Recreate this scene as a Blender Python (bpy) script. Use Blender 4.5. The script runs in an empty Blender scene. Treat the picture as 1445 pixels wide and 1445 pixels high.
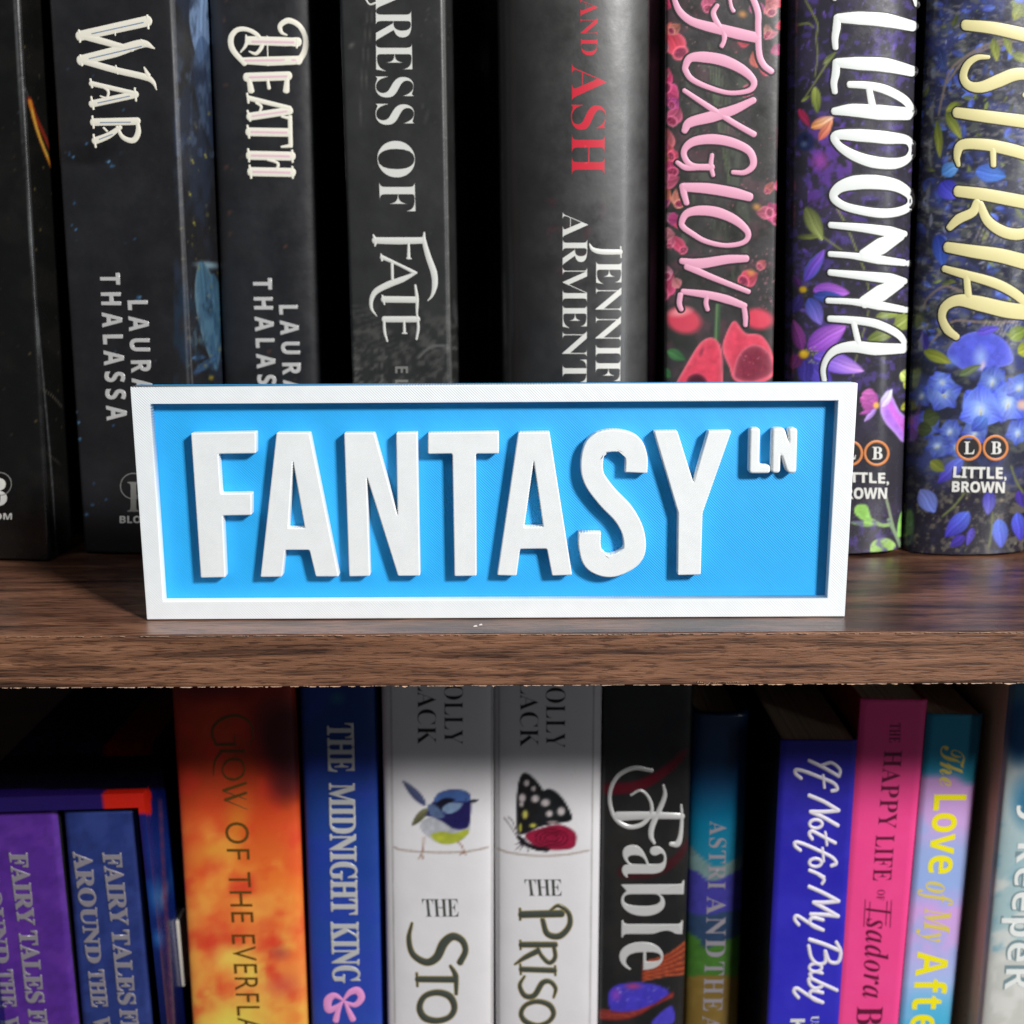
import bpy, bmesh, math, random
import numpy as np
from mathutils import Matrix, Vector
random.seed(7)
D = bpy.data; S = bpy.context.scene; COL = S.collection

# ------------------------------------------------------------------ camera, world, lamps
F_PX, IMG, PITCH, ROLL = 1700.0, 1445.0, 12.1, -0.27
CAM = Vector((0.0, -0.318, 0.1024))
cam = D.cameras.new('camera'); co = D.objects.new('camera', cam); COL.objects.link(co); S.camera = co
RM = Matrix.Rotation(math.radians(90 - PITCH), 3, 'X') @ Matrix.Rotation(math.radians(ROLL), 3, 'Z')
co.matrix_world = Matrix.Translation(CAM) @ RM.to_4x4()
cam.sensor_width = 36; cam.lens = 36 * F_PX / IMG; cam.clip_start = 0.01; cam.clip_end = 50
cam.dof.use_dof = True; cam.dof.focus_distance = 0.342; cam.dof.aperture_fstop = 15

W = D.worlds.new('World'); S.world = W; W.use_nodes = True
bg = W.node_tree.nodes['Background']; bg.inputs[0].default_value = (0.80, 0.88, 1.0, 1); bg.inputs[1].default_value = 0.045
def area_light(name, pos, target, sx, sy, power, col):
    l = D.lights.new(name, 'AREA'); l.shape = 'RECTANGLE'; l.size = sx; l.size_y = sy; l.energy = power; l.color = col
    o = D.objects.new(name, l); COL.objects.link(o); o.location = pos
    o.rotation_euler = (Vector(target) - Vector(pos)).to_track_quat('-Z', 'Y').to_euler()
KD = Vector((0.86, -1.0, 0.74)).normalized()
TGT = Vector((0.0, 0.03, 0.02))
area_light('window_light', TGT + KD * 1.5, TGT, 0.20, 0.20, 32, (1.0, 0.985, 0.975))
area_light('room_light', (-0.35, -1.0, 1.25), (0, 0.05, 0.05), 0.9, 0.6, 3.0, (0.9, 0.95, 1.0))
area_light('highlight_strip_light', (1.05, -0.95, 0.10), (0.05, 0.09, 0.08), 0.10, 0.50, 1.15, (0.93, 0.97, 1.0))  # added strip lamp, no real window: puts a highlight on the rounded spines
S.view_settings.view_transform = 'Standard'; S.view_settings.look = 'None'
S.view_settings.exposure = 0; S.view_settings.gamma = 1

# ------------------------------------------------------------------ helpers
RN = np.array(RM); CN = np.array(CAM)
def ray(px, py):
    d = RM @ Vector(((px - IMG / 2) / F_PX, -(py - IMG / 2) / F_PX, -1)); return d
def at(px, py, Y):                         # the point of the plane y = Y seen at a photo pixel
    d = ray(px, py); t = (Y - CAM.y) / d.y; return CAM + d * t
def project(P):                            # world points (n,3) -> photo pixels
    q = (P - CN) @ RN; return IMG / 2 - q[:, 0] / q[:, 2] * F_PX, IMG / 2 + q[:, 1] / q[:, 2] * F_PX
def lin(c):
    c = np.asarray(c, dtype=float) / 255.0
    return np.where(c <= 0.04045, c / 12.92, ((c + 0.055) / 1.055) ** 2.4)
def link(name, me, parent=None, mats=()):
    o = D.objects.new(name, me); COL.objects.link(o)
    for m in mats: me.materials.append(m)
    if parent: o.parent = parent
    return o
def empty(name, label, cat, M=None, group=None):
    o = D.objects.new(name, None); COL.objects.link(o); o.empty_display_size = 0.01
    if M is not None: o.matrix_world = M
    o['label'] = label; o['category'] = cat
    if group: o['group'] = group
    return o
def mesh(name, vs, fs, smooth=False):
    me = D.meshes.new(name); me.from_pydata([tuple(map(float, v)) for v in vs], [], fs); me.update()
    if smooth: me.polygons.foreach_set('use_smooth', [True] * len(me.polygons))
    return me
def box_mesh(name, x0, x1, y0, y1, z0, z1, bevel=0.0, seg=2):
    bm = bmesh.new(); bmesh.ops.create_cube(bm, size=1)
    for v in bm.verts:
        v.co = Vector(((x0 + x1) / 2 + v.co.x * (x1 - x0), (y0 + y1) / 2 + v.co.y * (y1 - y0), (z0 + z1) / 2 + v.co.z * (z1 - z0)))
    if bevel: bmesh.ops.bevel(bm, geom=bm.edges[:], offset=bevel, segments=seg, affect='EDGES', profile=0.5)
    me = D.meshes.new(name); bm.to_mesh(me); bm.free(); return me

# ------------------------------------------------------------------ materials
def mat(name, rgb=(128, 128, 128), rough=0.5, metal=0.0, spec=0.5, coat=0.0, bump=0.0, bscale=2000, mottle=0.0, mscale=60):
    m = D.materials.new(name); m.use_nodes = True; nt = m.node_tree; b = nt.nodes['Principled BSDF']
    c = lin(rgb); b.inputs['Base Color'].default_value = (*c, 1)
    b.inputs['Roughness'].default_value = rough; b.inputs['Metallic'].default_value = metal
    b.inputs['Specular IOR Level'].default_value = spec; b.inputs['Coat Weight'].default_value = coat; b.inputs['Coat Roughness'].default_value = 0.18
    tc = nt.nodes.new('ShaderNodeTexCoord')
    if bump:
        n = nt.nodes.new('ShaderNodeTexNoise'); n.inputs['Scale'].default_value = bscale; n.inputs['Detail'].default_value = 3
        bp = nt.nodes.new('ShaderNodeBump'); bp.inputs['Strength'].default_value = bump; bp.inputs['Distance'].default_value = 0.0002
        nt.links.new(tc.outputs['Object'], n.inputs['Vector']); nt.links.new(n.outputs['Fac'], bp.inputs['Height']); nt.links.new(bp.outputs['Normal'], b.inputs['Normal'])
    if mottle:
        n = nt.nodes.new('ShaderNodeTexNoise'); n.inputs['Scale'].default_value = mscale; n.inputs['Detail'].default_value = 6
        r = nt.nodes.new('ShaderNodeValToRGB'); nt.links.new(tc.outputs['Object'], n.inputs['Vector']); nt.links.new(n.outputs['Fac'], r.inputs['Fac'])
        r.color_ramp.elements[0].position = 0.35; r.color_ramp.elements[1].position = 0.7
        r.color_ramp.elements[0].color = (*(c * (1 - mottle)), 1); r.color_ramp.elements[1].color = (*np.minimum(c * (1 + mottle), 0.95), 1)
        nt.links.new(r.outputs['Color'], b.inputs['Base Color'])
    return m
def printed(name, rough=0.4, spec=0.5, coat=0.0, gain=1.0, wear=0.25):
    """printed card: colour from the painted attribute, fine surface relief and faint scuffs"""
    m = mat(name, rough=rough, spec=spec, coat=coat); nt = m.node_tree; b = nt.nodes['Principled BSDF']
    a = nt.nodes.new('ShaderNodeAttribute'); a.attribute_name = 'paint'
    nt.links.new(a.outputs['Color'], b.inputs['Base Color'])
    tc = nt.nodes.new('ShaderNodeTexCoord')
    n = nt.nodes.new('ShaderNodeTexNoise'); n.inputs['Scale'].default_value = 70; n.inputs['Detail'].default_value = 8; n.inputs['Roughness'].default_value = 0.7
    nt.links.new(tc.outputs['Object'], n.inputs['Vector'])
    mr = nt.nodes.new('ShaderNodeMapRange'); mr.inputs['To Min'].default_value = max(rough - wear * 0.4, 0.05); mr.inputs['To Max'].default_value = min(rough + wear * 0.6, 1)
    mr.inputs['From Min'].default_value = 0.3; mr.inputs['From Max'].default_value = 0.7
    nt.links.new(n.outputs['Fac'], mr.inputs['Value']); nt.links.new(mr.outputs['Result'], b.inputs['Roughness'])
    n2 = nt.nodes.new('ShaderNodeTexNoise'); n2.inputs['Scale'].default_value = 90; n2.inputs['Detail'].default_value = 6
    nt.links.new(tc.outputs['Object'], n2.inputs['Vector'])
    bp = nt.nodes.new('ShaderNodeBump'); bp.inputs['Strength'].default_value = 0.35; bp.inputs['Distance'].default_value = 0.0006
    nt.links.new(n2.outputs['Fac'], bp.inputs['Height']); nt.links.new(bp.outputs['Normal'], b.inputs['Normal'])
    return m
def pages(name, rgb):
    m = mat(name, rgb, rough=0.9, spec=0.1); nt = m.node_tree; b = nt.nodes['Principled BSDF']
    tc = nt.nodes.new('ShaderNodeTexCoord'); mp = nt.nodes.new('ShaderNodeMapping'); mp.inputs['Scale'].default_value = (4500, 6, 6)
    n = nt.nodes.new('ShaderNodeTexNoise'); n.inputs['Scale'].default_value = 1; n.inputs['Detail'].default_value = 2
    r = nt.nodes.new('ShaderNodeValToRGB'); c = lin(rgb)
    r.color_ramp.elements[0].color = (*(c * 0.45), 1); r.color_ramp.elements[1].color = (*c, 1); r.color_ramp.elements[0].position = 0.3; r.color_ramp.elements[1].position = 0.6
    nt.links.new(tc.outputs['Object'], mp.inputs['Vector']); nt.links.new(mp.outputs['Vector'], n.inputs['Vector']); nt.links.new(n.outputs['Fac'], r.inputs['Fac']); nt.links.new(r.outputs['Color'], b.inputs['Base Color'])
    return m
def wood(name, dark, mid, light, rough, sx, sy, sz, coat=0.0, relief=0.5, knots=True, fine=(3.5, 7)):
    m = mat(name, rough=rough, coat=coat); nt = m.node_tree; b = nt.nodes['Principled BSDF']; L = nt.links
    tc = nt.nodes.new('ShaderNodeTexCoord')
    def noise(scale, detail, dist, rgh=0.6):
        mp = nt.nodes.new('ShaderNodeMapping'); mp.inputs['Scale'].default_value = scale
        n = nt.nodes.new('ShaderNodeTexNoise'); n.inputs['Scale'].default_value = 1; n.inputs['Detail'].default_value = detail; n.inputs['Distortion'].default_value = dist; n.inputs['Roughness'].default_value = rgh
        L.new(tc.outputs['Object'], mp.inputs['Vector']); L.new(mp.outputs['Vector'], n.inputs['Vector']); return n
    n1 = noise((sx, sy, sz), 7, 0.6)
    r = nt.nodes.new('ShaderNodeValToRGB'); e = r.color_ramp.elements
    e[0].position = 0.34; e[0].color = (*lin(dark), 1); e[1].position = 0.66; e[1].color = (*lin(light), 1)
    q = e.new(0.46); q.color = (*lin(mid), 1)
    L.new(n1.outputs['Fac'], r.inputs['Fac'])
    n2 = noise((sx * fine[0], sy * fine[1], sz * fine[1]), 5, 0.5, 0.62)
    r2 = nt.nodes.new('ShaderNodeValToRGB'); e = r2.color_ramp.elements
    e[0].position = 0.40; e[0].color = (0.40, 0.36, 0.34, 1); e[1].position = 0.50; e[1].color = (1, 1, 1, 1)
    L.new(n2.outputs['Fac'], r2.inputs['Fac'])
    mx = nt.nodes.new('ShaderNodeMix'); mx.data_type = 'RGBA'; mx.blend_type = 'MULTIPLY'; mx.inputs[0].default_value = 1
    L.new(r.outputs['Color'], mx.inputs[6]); L.new(r2.outputs['Color'], mx.inputs[7])
    out = mx.outputs[2]
    if knots:
        n3 = noise((9, 22, 22), 4, 0.9)
        r3 = nt.nodes.new('ShaderNodeValToRGB'); e = r3.color_ramp.elements
        e[0].position = 0.38; e[0].color = (0.38, 0.34, 0.34, 1); e[1].position = 0.55; e[1].color = (1, 1, 1, 1)
        L.new(n3.outputs['Fac'], r3.inputs['Fac'])
        m2 = nt.nodes.new('ShaderNodeMix'); m2.data_type = 'RGBA'; m2.blend_type = 'MULTIPLY'; m2.inputs[0].default_value = 1
        L.new(out, m2.inputs[6]); L.new(r3.outputs['Color'], m2.inputs[7]); out = m2.outputs[2]
    L.new(out, b.inputs['Base Color'])
    bp = nt.nodes.new('ShaderNodeBump'); bp.inputs['Strength'].default_value = relief; bp.inputs['Distance'].default_value = 0.0003
    L.new(n2.outputs['Fac'], bp.inputs['Height']); L.new(bp.outputs['Normal'], b.inputs['Normal'])
    return m
def printed_plastic(name, rgb, rough, ang=45, spacing=0.00042, strength=0.35, spec=0.5, trans=0.0):
    """3D-printed plastic: fine diagonal extrusion lines"""
    m = mat(name, rgb, rough=rough, spec=spec); nt = m.node_tree; b = nt.nodes['Principled BSDF']; L = nt.links
    if trans: b.inputs['Subsurface Weight'].default_value = trans; b.inputs['Subsurface Radius'].default_value = (0.001, 0.001, 0.001); b.inputs['Subsurface Scale'].default_value = 0.5
    tc = nt.nodes.new('ShaderNodeTexCoord'); mp = nt.nodes.new('ShaderNodeMapping'); mp.inputs['Rotation'].default_value = (0, math.radians(ang), 0)
    wv = nt.nodes.new('ShaderNodeTexWave'); wv.wave_type = 'BANDS'; wv.bands_direction = 'X'; wv.inputs['Scale'].default_value = 0.314 / spacing; wv.inputs['Distortion'].default_value = 0.25; wv.inputs['Detail'].default_value = 1
    L.new(tc.outputs['Object'], mp.inputs['Vector']); L.new(mp.outputs['Vector'], wv.inputs['Vector'])
    n = nt.nodes.new('ShaderNodeTexNoise'); n.inputs['Scale'].default_value = 160; n.inputs['Detail'].default_value = 5
    L.new(tc.outputs['Object'], n.inputs['Vector'])
    ad = nt.nodes.new('ShaderNodeMath'); ad.operation = 'MULTIPLY_ADD'; ad.inputs[1].default_value = 1.3
    L.new(n.outputs['Fac'], ad.inputs[0]); L.new(wv.outputs['Fac'], ad.inputs[2])
    bp = nt.nodes.new('ShaderNodeBump'); bp.inputs['Strength'].default_value = strength; bp.inputs['Distance'].default_value = 0.00018
    L.new(ad.outputs[0], bp.inputs['Height']); L.new(bp.outputs['Normal'], b.inputs['Normal'])
    mx = nt.nodes.new('ShaderNodeMix'); mx.data_type = 'RGBA'; c = lin(rgb)
    mx.inputs[6].default_value = (*(c * 0.92), 1); mx.inputs[7].default_value = (*np.minimum(c * 1.04, 0.93), 1)
    L.new(n.outputs['Fac'], mx.inputs[0]); L.new(mx.outputs[2], b.inputs['Base Color'])
    return m

# ------------------------------------------------------------------ print painter (flat artwork of the jackets)
class Canvas:
    def __init__(s, x0, y0, x1, y1, col, seed=1):
        s.x0, s.y0 = x0, y0; s.a = np.tile(np.array(col, float), (y1 - y0, x1 - x0, 1)); s.rng = np.random.RandomState(seed)
    def win(s, xa, ya, xb, yb):
        H, Wd = s.a.shape[:2]
        i0 = max(int(ya - s.y0), 0); i1 = min(int(yb - s.y0) + 2, H); j0 = max(int(xa - s.x0), 0); j1 = min(int(xb - s.x0) + 2, Wd)
        if i1 <= i0 or j1 <= j0: return None
        Y, X = np.mgrid[i0:i1, j0:j1]; return (slice(i0, i1), slice(j0, j1)), X + s.x0, Y + s.y0
    def mix(s, sl, al, col):
        al = np.clip(al, 0, 1)[..., None]; s.a[sl] = s.a[sl] * (1 - al) + np.asarray(col, float) * al
    def blob(s, x, y, rx, ry, col, ang=0, alpha=1, soft=0.5):
        r = max(rx, ry) + 1; w = s.win(x - r, y - r, x + r, y + r)
        if not w: return
        sl, X, Y = w; c, sn = math.cos(math.radians(ang)), math.sin(math.radians(ang)); dx, dy = X - x, Y - y
        d = np.sqrt(((dx * c + dy * sn) / rx) ** 2 + ((-dx * sn + dy * c) / ry) ** 2); s.mix(sl, np.clip((1 - d) / soft, 0, 1) * alpha, col)
    def petal(s, x0, y0, x1, y1, w, c0, c1, rim=None, alpha=1, k=0.8, vein=None):
        R = w + 3; wn = s.win(min(x0, x1) - R, min(y0, y1) - R, max(x0, x1) + R, max(y0, y1) + R)
        if not wn: return
        sl, X, Y = wn; L = math.hypot(x1 - x0, y1 - y0) + 1e-6; ux, uy = (x1 - x0) / L, (y1 - y0) / L
        t = ((X - x0) * ux + (Y - y0) * uy) / L; d = -(X - x0) * uy + (Y - y0) * ux
        tt = np.clip(t, 0.001, 0.999); hw = w * 0.5 * np.sin(math.pi * tt ** k) ** 0.75 * ((t > 0) & (t < 1))
        al = np.clip((hw - np.abs(d)) / 1.6 + 0.2, 0, 1) * (hw > 0.3); f = np.clip(np.abs(d) / (hw + 1e-3), 0, 1)
        st = 0.5 + 0.5 * np.sin(d * 1.1 + np.sin(t * 9 + x0)); 
        col = np.asarray(c0, float) * (1 - tt[..., None]) + np.asarray(c1, float) * tt[..., None]
        col = col * (0.86 + 0.2 * st[..., None] * (1 - f[..., None]) + 0.1 * (d > 0)[..., None])
        if rim is not None: col = col * (1 - (f ** 4)[..., None]) + np.asarray(rim, float) * (f ** 4)[..., None]
        if vein is not None: v = np.exp(-(d / 1.3) ** 2)[..., None] * 0.6; col = col * (1 - v) + np.asarray(vein, float) * v
        al = (np.clip(al, 0, 1) * alpha)[..., None]; s.a[sl] = s.a[sl] * (1 - al) + col * al
    def line(s, pts, w, col, alpha=1, w2=None, soft=1.2):
        pts = spline(pts, 6)[0]; n = len(pts)
        for i in range(n - 1):
            (xa, ya), (xb, yb) = pts[i], pts[i + 1]; ww = w + ((w2 if w2 is not None else w) - w) * i / n
            r = ww + 2; wn = s.win(min(xa, xb) - r, min(ya, yb) - r, max(xa, xb) + r, max(ya, yb) + r)
            if not wn: continue
            sl, X, Y = wn; L2 = (xb - xa) ** 2 + (yb - ya) ** 2 + 1e-6
            t = np.clip(((X - xa) * (xb - xa) + (Y - ya) * (yb - ya)) / L2, 0, 1); d = np.hypot(X - xa - t * (xb - xa), Y - ya - t * (yb - ya))
            s.mix(sl, np.clip((ww / 2 - d) / soft + 0.5, 0, 1) * alpha, col)
    def cloud(s, xa, ya, xb, yb, col, scale=20, th=0.5, alpha=0.6, soft=0.15, stretch=1.0):
        wn = s.win(xa, ya, xb, yb)
        if not wn: return
        sl, X, Y = wn; ft = np.clip((Y - ya) / 45.0, 0, 1) if ya > s.y0 + 30 and yb - ya > 120 else 1.0
        s.mix(sl, np.clip((fbm(X / scale, Y / (scale * stretch), s.rng.randint(9999)) - th) / soft, 0, 1) * alpha * ft, col)
    def vgrad(s, stops, xa=None, xb=None):
        H, Wd = s.a.shape[:2]; ys = np.arange(H) + s.y0; col = np.stack([np.interp(ys, [q[0] for q in stops], [q[1][k] for q in stops]) for k in range(3)], 1)
        j0 = 0 if xa is None else max(int(xa - s.x0), 0); j1 = Wd if xb is None else int(xb - s.x0); s.a[:, j0:j1] = col[:, None, :]
    def specks(s, n, xa, ya, xb, yb, cols, r0=0.6, r1=2.0, alpha=0.8):
        for _ in range(n):
            r = s.rng.uniform(r0, r1); s.blob(s.rng.uniform(xa, xb), s.rng.uniform(ya, yb), r, r * s.rng.uniform(0.7, 1.6), cols[s.rng.randint(len(cols))], s.rng.uniform(0, 180), alpha * s.rng.uniform(0.4, 1), 0.7)
    def look(s, px, py):
        H, Wd = s.a.shape[:2]
        def refl(v, n):
            v = np.abs(v); v = v % (2 * n - 2); return np.where(v >= n, 2 * n - 2 - v, v)
        x = refl(px - s.x0, Wd); y = refl(py - s.y0, H)
        x0 = np.clip(np.floor(x).astype(int), 0, Wd - 2); y0 = np.clip(np.floor(y).astype(int), 0, H - 2); fx = np.clip(x - x0, 0, 1)[:, None]; fy = np.clip(y - y0, 0, 1)[:, None]
        A = s.a; return (A[y0, x0] * (1 - fx) + A[y0, x0 + 1] * fx) * (1 - fy) + (A[y0 + 1, x0] * (1 - fx) + A[y0 + 1, x0 + 1] * fx) * fy
def fbm(X, Y, seed, oct=5):
    rng = np.random.RandomState(seed); out = 0; amp = 0.5; tot = 0
    for o in range(oct):
        T = rng.rand(64, 64); x = X * 2 ** o + 17.3 * o; y = Y * 2 ** o + 5.1 * o
        xi = np.floor(x).astype(int); yi = np.floor(y).astype(int); fx = x - xi; fy = y - yi; fx = fx * fx * (3 - 2 * fx); fy = fy * fy * (3 - 2 * fy)
        v = (T[yi % 64, xi % 64] * (1 - fx) + T[yi % 64, (xi + 1) % 64] * fx) * (1 - fy) + (T[(yi + 1) % 64, xi % 64] * (1 - fx) + T[(yi + 1) % 64, (xi + 1) % 64] * fx) * fy
        out = out + v * amp; tot += amp; amp *= 0.5
    return out / tot
def spline(pts, n=8, w=None, closed=False):
    """Catmull-Rom through the points; widths are interpolated along"""
    P = [np.array(p[:2], float) for p in pts]; N = len(P)
    if w is None: w = [1.0] * N
    elif not hasattr(w, '__len__'): w = [w] * N
    w = [w[min(int(round(i * (len(w) - 1) / max(N - 1, 1))), len(w) - 1)] if len(w) != N else w[i] for i in range(N)]
    if N == 2: return [P[0] + (P[1] - P[0]) * k / 3 for k in range(4)], [w[0] + (w[1] - w[0]) * k / 3 for k in range(4)]
    out, wo = [], []; segs = N if closed else N - 1
    for i in range(segs):
        if closed: a, b, c, d = P[i - 1], P[i], P[(i + 1) % N], P[(i + 2) % N]
        else: b, c = P[i], P[i + 1]; a = P[i - 1] if i else 2 * b - c; d = P[i + 2] if i + 2 < N else 2 * c - b
        for k in range(n):
            t = k / n; out.append(0.5 * (2 * b + (c - a) * t + (2 * a - 5 * b + 4 * c - d) * t * t + (3 * b - a - 3 * c + d) * t ** 3))
            wo.append(w[i] + (w[(i + 1) % N] - w[i]) * t)
    if not closed: out.append(P[-1]); wo.append(w[-1])
    return out, wo
def crop(ox, oy, s):                       # coordinates measured in an enlarged detail -> photo coordinates
    return lambda *pts: [(ox + x / s, oy + y / s) for x, y in pts]

# ------------------------------------------------------------------ books
def paint(me, world, canvas, gain):
    px, py = project(world); c = lin(canvas.look(px, py)) * gain
    a = me.color_attributes.new('paint', 'FLOAT_COLOR', 'POINT'); a.data.foreach_set('color', np.hstack([np.clip(c, 0, 0.92), np.ones((len(c), 1))]).ravel())
def plain(me, rgb):
    a = me.color_attributes.new('paint', 'FLOAT_COLOR', 'POINT'); a.data.foreach_set('color', np.tile([*lin(rgb), 1.0], (len(me.vertices), 1)).ravel())
M_PAGES = pages('page_paper', (214, 200, 172)); M_PAGES_BROWN = pages('toned_page_paper', (170, 140, 110))
class Book:
    def __init__(s, name, label, Y, left, right, z0, z1, depth=0.14, yaw=0, bulge=0.0012, p=8, canvas=None, mat=None, gain=1.0,
                 step=0.0009, hard=False, cover_rgb=(20, 20, 22), paint_covers=False, pagemat=None, cat='book', group=None, squash=1.0):
        (a, b), (c, d) = left, right
        A, B, C, E = at(*a, Y), at(*b, Y), at(*c, Y), at(*d, Y)
        lean = 0.5 * (math.atan2((A - B).x, (A - B).z) + math.atan2((C - E).x, (C - E).z))
        V = Vector((math.sin(lean), 0, math.cos(lean))); U = Vector((math.cos(lean), 0, -math.sin(lean)))
        mid = (A + B + C + E) / 4; s.w = abs(((C + E) / 2 - (A + B) / 2).dot(U)); ctr = (A + B) / 2 * 0.5 + (C + E) / 2 * 0.5
        O = ctr + V * ((z0 - ctr.z) / V.z); s.h = (z1 - z0) / V.z
        Ry = Matrix.Rotation(math.radians(yaw), 3, V); U = Ry @ U; N = V.cross(U); 
        s.O, s.U, s.V, s.N = O, U, V, N; s.B, s.p, s.canvas, s.gain = bulge, p, canvas, gain
        lift = abs(math.sin(lean)) * s.w / 2 + 0.0003
        s.O = O = O + Vector((0, 0, lift if z0 > -1 else 0))
        M = Matrix(((U.x, N.x, V.x, O.x), (U.y, N.y, V.y, O.y), (U.z, N.z, V.z, O.z), (0, 0, 0, 1)))
        s.root = empty(name, label, cat, M, group); s.M = np.array(M); s.n = 0
        w, h = s.w, s.h; t = 0.0025 if hard else 0.0005
        # spine shell
        nu = max(int(w / step), 16); us = np.linspace(-1, 1, nu + 1); us = np.sign(us) * np.abs(us) ** 0.92 if bulge < 0.003 else np.sin(us * math.pi / 2) * 0.5 + us * 0.5
        us = us * w / 2; nv = max(int(h / (step if canvas is not None else 0.02)), 2); vs = np.linspace(0, h, nv + 1)
        UU, VV = np.meshgrid(us, vs); NN = s.surf(UU)
        if hard: NN = NN + 0.0
        P = np.stack([UU, NN, VV], -1).reshape(-1, 3); m = nu + 1
        ii, jj = np.meshgrid(np.arange(nv), np.arange(nu), indexing='ij'); q = (ii * m + jj).ravel()
        faces = np.stack([q, q + 1, q + m + 1, q + m], 1).tolist()
        base = len(P); inner = []                         # inner side of the shell
        tin = t
        for v in (0, h):
            for u in us: inner.append((u * (1 - 2 * tin / w), float(s.surf(np.array(u))) + tin, v))
        fb, ft = base, base + m
        for j in range(nu):
            faces.append([j + 1, j, fb + j, fb + j + 1]); tj = nv * m + j; faces.append([tj, tj + 1, ft + j + 1, ft + j]); faces.append([fb + j + 1, fb + j, ft + j, ft + j + 1])
        P = np.vstack([P, np.array(inner)]); me = mesh('spine', P, faces, True)
        wp = s.world(P)
        if canvas is not None: paint(me, wp, canvas, gain)
        else: plain(me, cover_rgb)
        s.spine = link('spine', me, s.root, [mat])
        # covers
        for sgn, nm in ((-1, 'back_cover'), (1, 'front_cover')):
            n0 = float(s.surf(np.array(w / 2))) + 0.0001; x0, x1 = (w / 2 - t, w / 2) if sgn > 0 else (-w / 2, -w / 2 + t)
            if paint_covers and sgn * paint_covers > 0 or paint_covers == 2:
                k = int((min(depth, 0.05) - n0) / step); kv = int(h / step); ns = np.append(n0 + np.arange(k + 1) * step, depth); vv = np.linspace(0, h, kv + 1)
                A2, B2 = np.meshgrid(ns, vv); xo = x1 if sgn > 0 else x0; xi = x0 if sgn > 0 else x1
                Q = np.stack([np.full(A2.shape, xo), A2, B2], -1).reshape(-1, 3); mm = len(ns)
                ii, jj = np.meshgrid(np.arange(kv), np.arange(mm - 1), indexing='ij'); q = (ii * mm + jj).ravel(); fs = np.stack([q, q + 1, q + mm + 1, q + mm], 1)
                if sgn < 0: fs = fs[:, ::-1]
                fs = fs.tolist(); b0 = len(Q); Q = np.vstack([Q, [(xi, n0, 0), (xi, depth, 0), (xi, depth, h), (xi, n0, h)]])
                c0, c1, c2, c3 = 0, mm - 1, kv * mm + mm - 1, kv * mm
                fs += [[b0, b0 + 1, b0 + 2, b0 + 3], [c3, c2, b0 + 2, b0 + 3], [c0, c1, b0 + 1, b0], [c0, c3, b0 + 3, b0]]
                cm = mesh(nm, Q, fs); paint(cm, s.world(Q), canvas, gain)
            else:
                cm = box_mesh(nm, x0, x1, n0, depth, 0, h, 0.0003 if not hard else 0.0008); plain(cm, cover_rgb)
            link(nm, cm, s.root, [mat])
        ins = 0.004 if hard else 0.0006
        nmax = float(s.surf(np.array(w / 2 * 0.9))) + t + 0.001
        link('page_block', box_mesh('page_block', -w / 2 + t + 0.0002, w / 2 - t - 0.0002, nmax, depth - ins - 0.0005, ins, h - ins, 0.0002, 1), s.root, [pagemat or M_PAGES])
    def surf(s, u):
        t = np.clip(np.abs(u) / (s.w / 2), 0, 1); return s.B * (1 - np.maximum(1 - t ** s.p, 0) ** (1 / s.p))
    def world(s, P): return P @ s.M[:3, :3].T + s.M[:3, 3]
    def uv(s, px, py):                     # photo pixel -> position on the curved spine
        d = ray(px, py); n = 0.0
        for _ in range(6):
            Q = s.O + s.N * n; t = (Q - CAM).dot(s.N) / d.dot(s.N); H = CAM + d * t - s.O; u, v = H.dot(s.U), H.dot(s.V)
            n2 = float(s.surf(np.array(u))); n = n + (n2 - n) * 0.7
        return u, v
    def loc(s, px, py, lift=0.0):
        u, v = s.uv(px, py); return (u, float(s.surf(np.array(u))) - 0.00006 - lift, v)
    def strokes(s, name, sets, m, dome=0.0002, parent=None, extra=0.0, base=0.0):
        """domed lettering ribbons; sets = [(pts, widths, closed?), ...] in photo pixels"""
        vs, fs = [], []; prof = ((-1, 0), (-0.72, 0.75), (0, 1), (0.72, 0.75), (1, 0))
        for st in sets:
            pts, w = st[0], st[1]; closed = len(st) > 2 and st[2]
            if not hasattr(w, '__len__'): w = [w] * len(pts)
            w = [x + extra for x in w]; P, Wd = spline(pts, 7, w, closed); n = len(P); base_i = len(vs); rings = []
            T = []
            for i in range(n):
                a = P[i - 1] if (i or closed) else P[i]; b = P[(i + 1) % n] if (i < n - 1 or closed) else P[i]; q = b - a; T.append(q / (np.hypot(*q) + 1e-9))
            if closed: rings = [(P[i], T[i], Wd[i] / 2) for i in range(n)] + [(P[0], T[0], Wd[0] / 2)]
            else:
                cap0 = [(P[0] - T[0] * Wd[0] / 2 * math.sin(g) * 0.8, T[0], Wd[0] / 2 * math.cos(g)) for g in (1.5, 1.2, 0.8, 0.4)]
                cap1 = [(P[-1] + T[-1] * Wd[-1] / 2 * math.sin(g) * 0.8, T[-1], Wd[-1] / 2 * math.cos(g)) for g in (0.4, 0.8, 1.2, 1.5)]
                rings = cap0 + [(P[i], T[i], Wd[i] / 2) for i in range(n)] + cap1
            wmax = max(Wd) / 2
            for c, t, r in rings:
                nx = np.array((-t[1], t[0])); 
                for k, z in prof:
                    q = c + nx * r * k; vs.append(s.loc(q[0], q[1], base + dome * z * min(1, r / (wmax * 0.5 + 1e-6))))
            for i in range(len(rings) - 1):
                for k in range(4): a = base_i + i * 5 + k; fs.append((a, a + 1, a + 6, a + 5))
        me = mesh(name, vs, fs, True)
        bm = bmesh.new(); bm.from_mesh(me); bmesh.ops.recalc_face_normals(bm, faces=bm.faces); 
        for f in bm.faces:
            if f.normal.y > 0: f.normal_flip()
        bm.to_mesh(me); bm.free()
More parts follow.
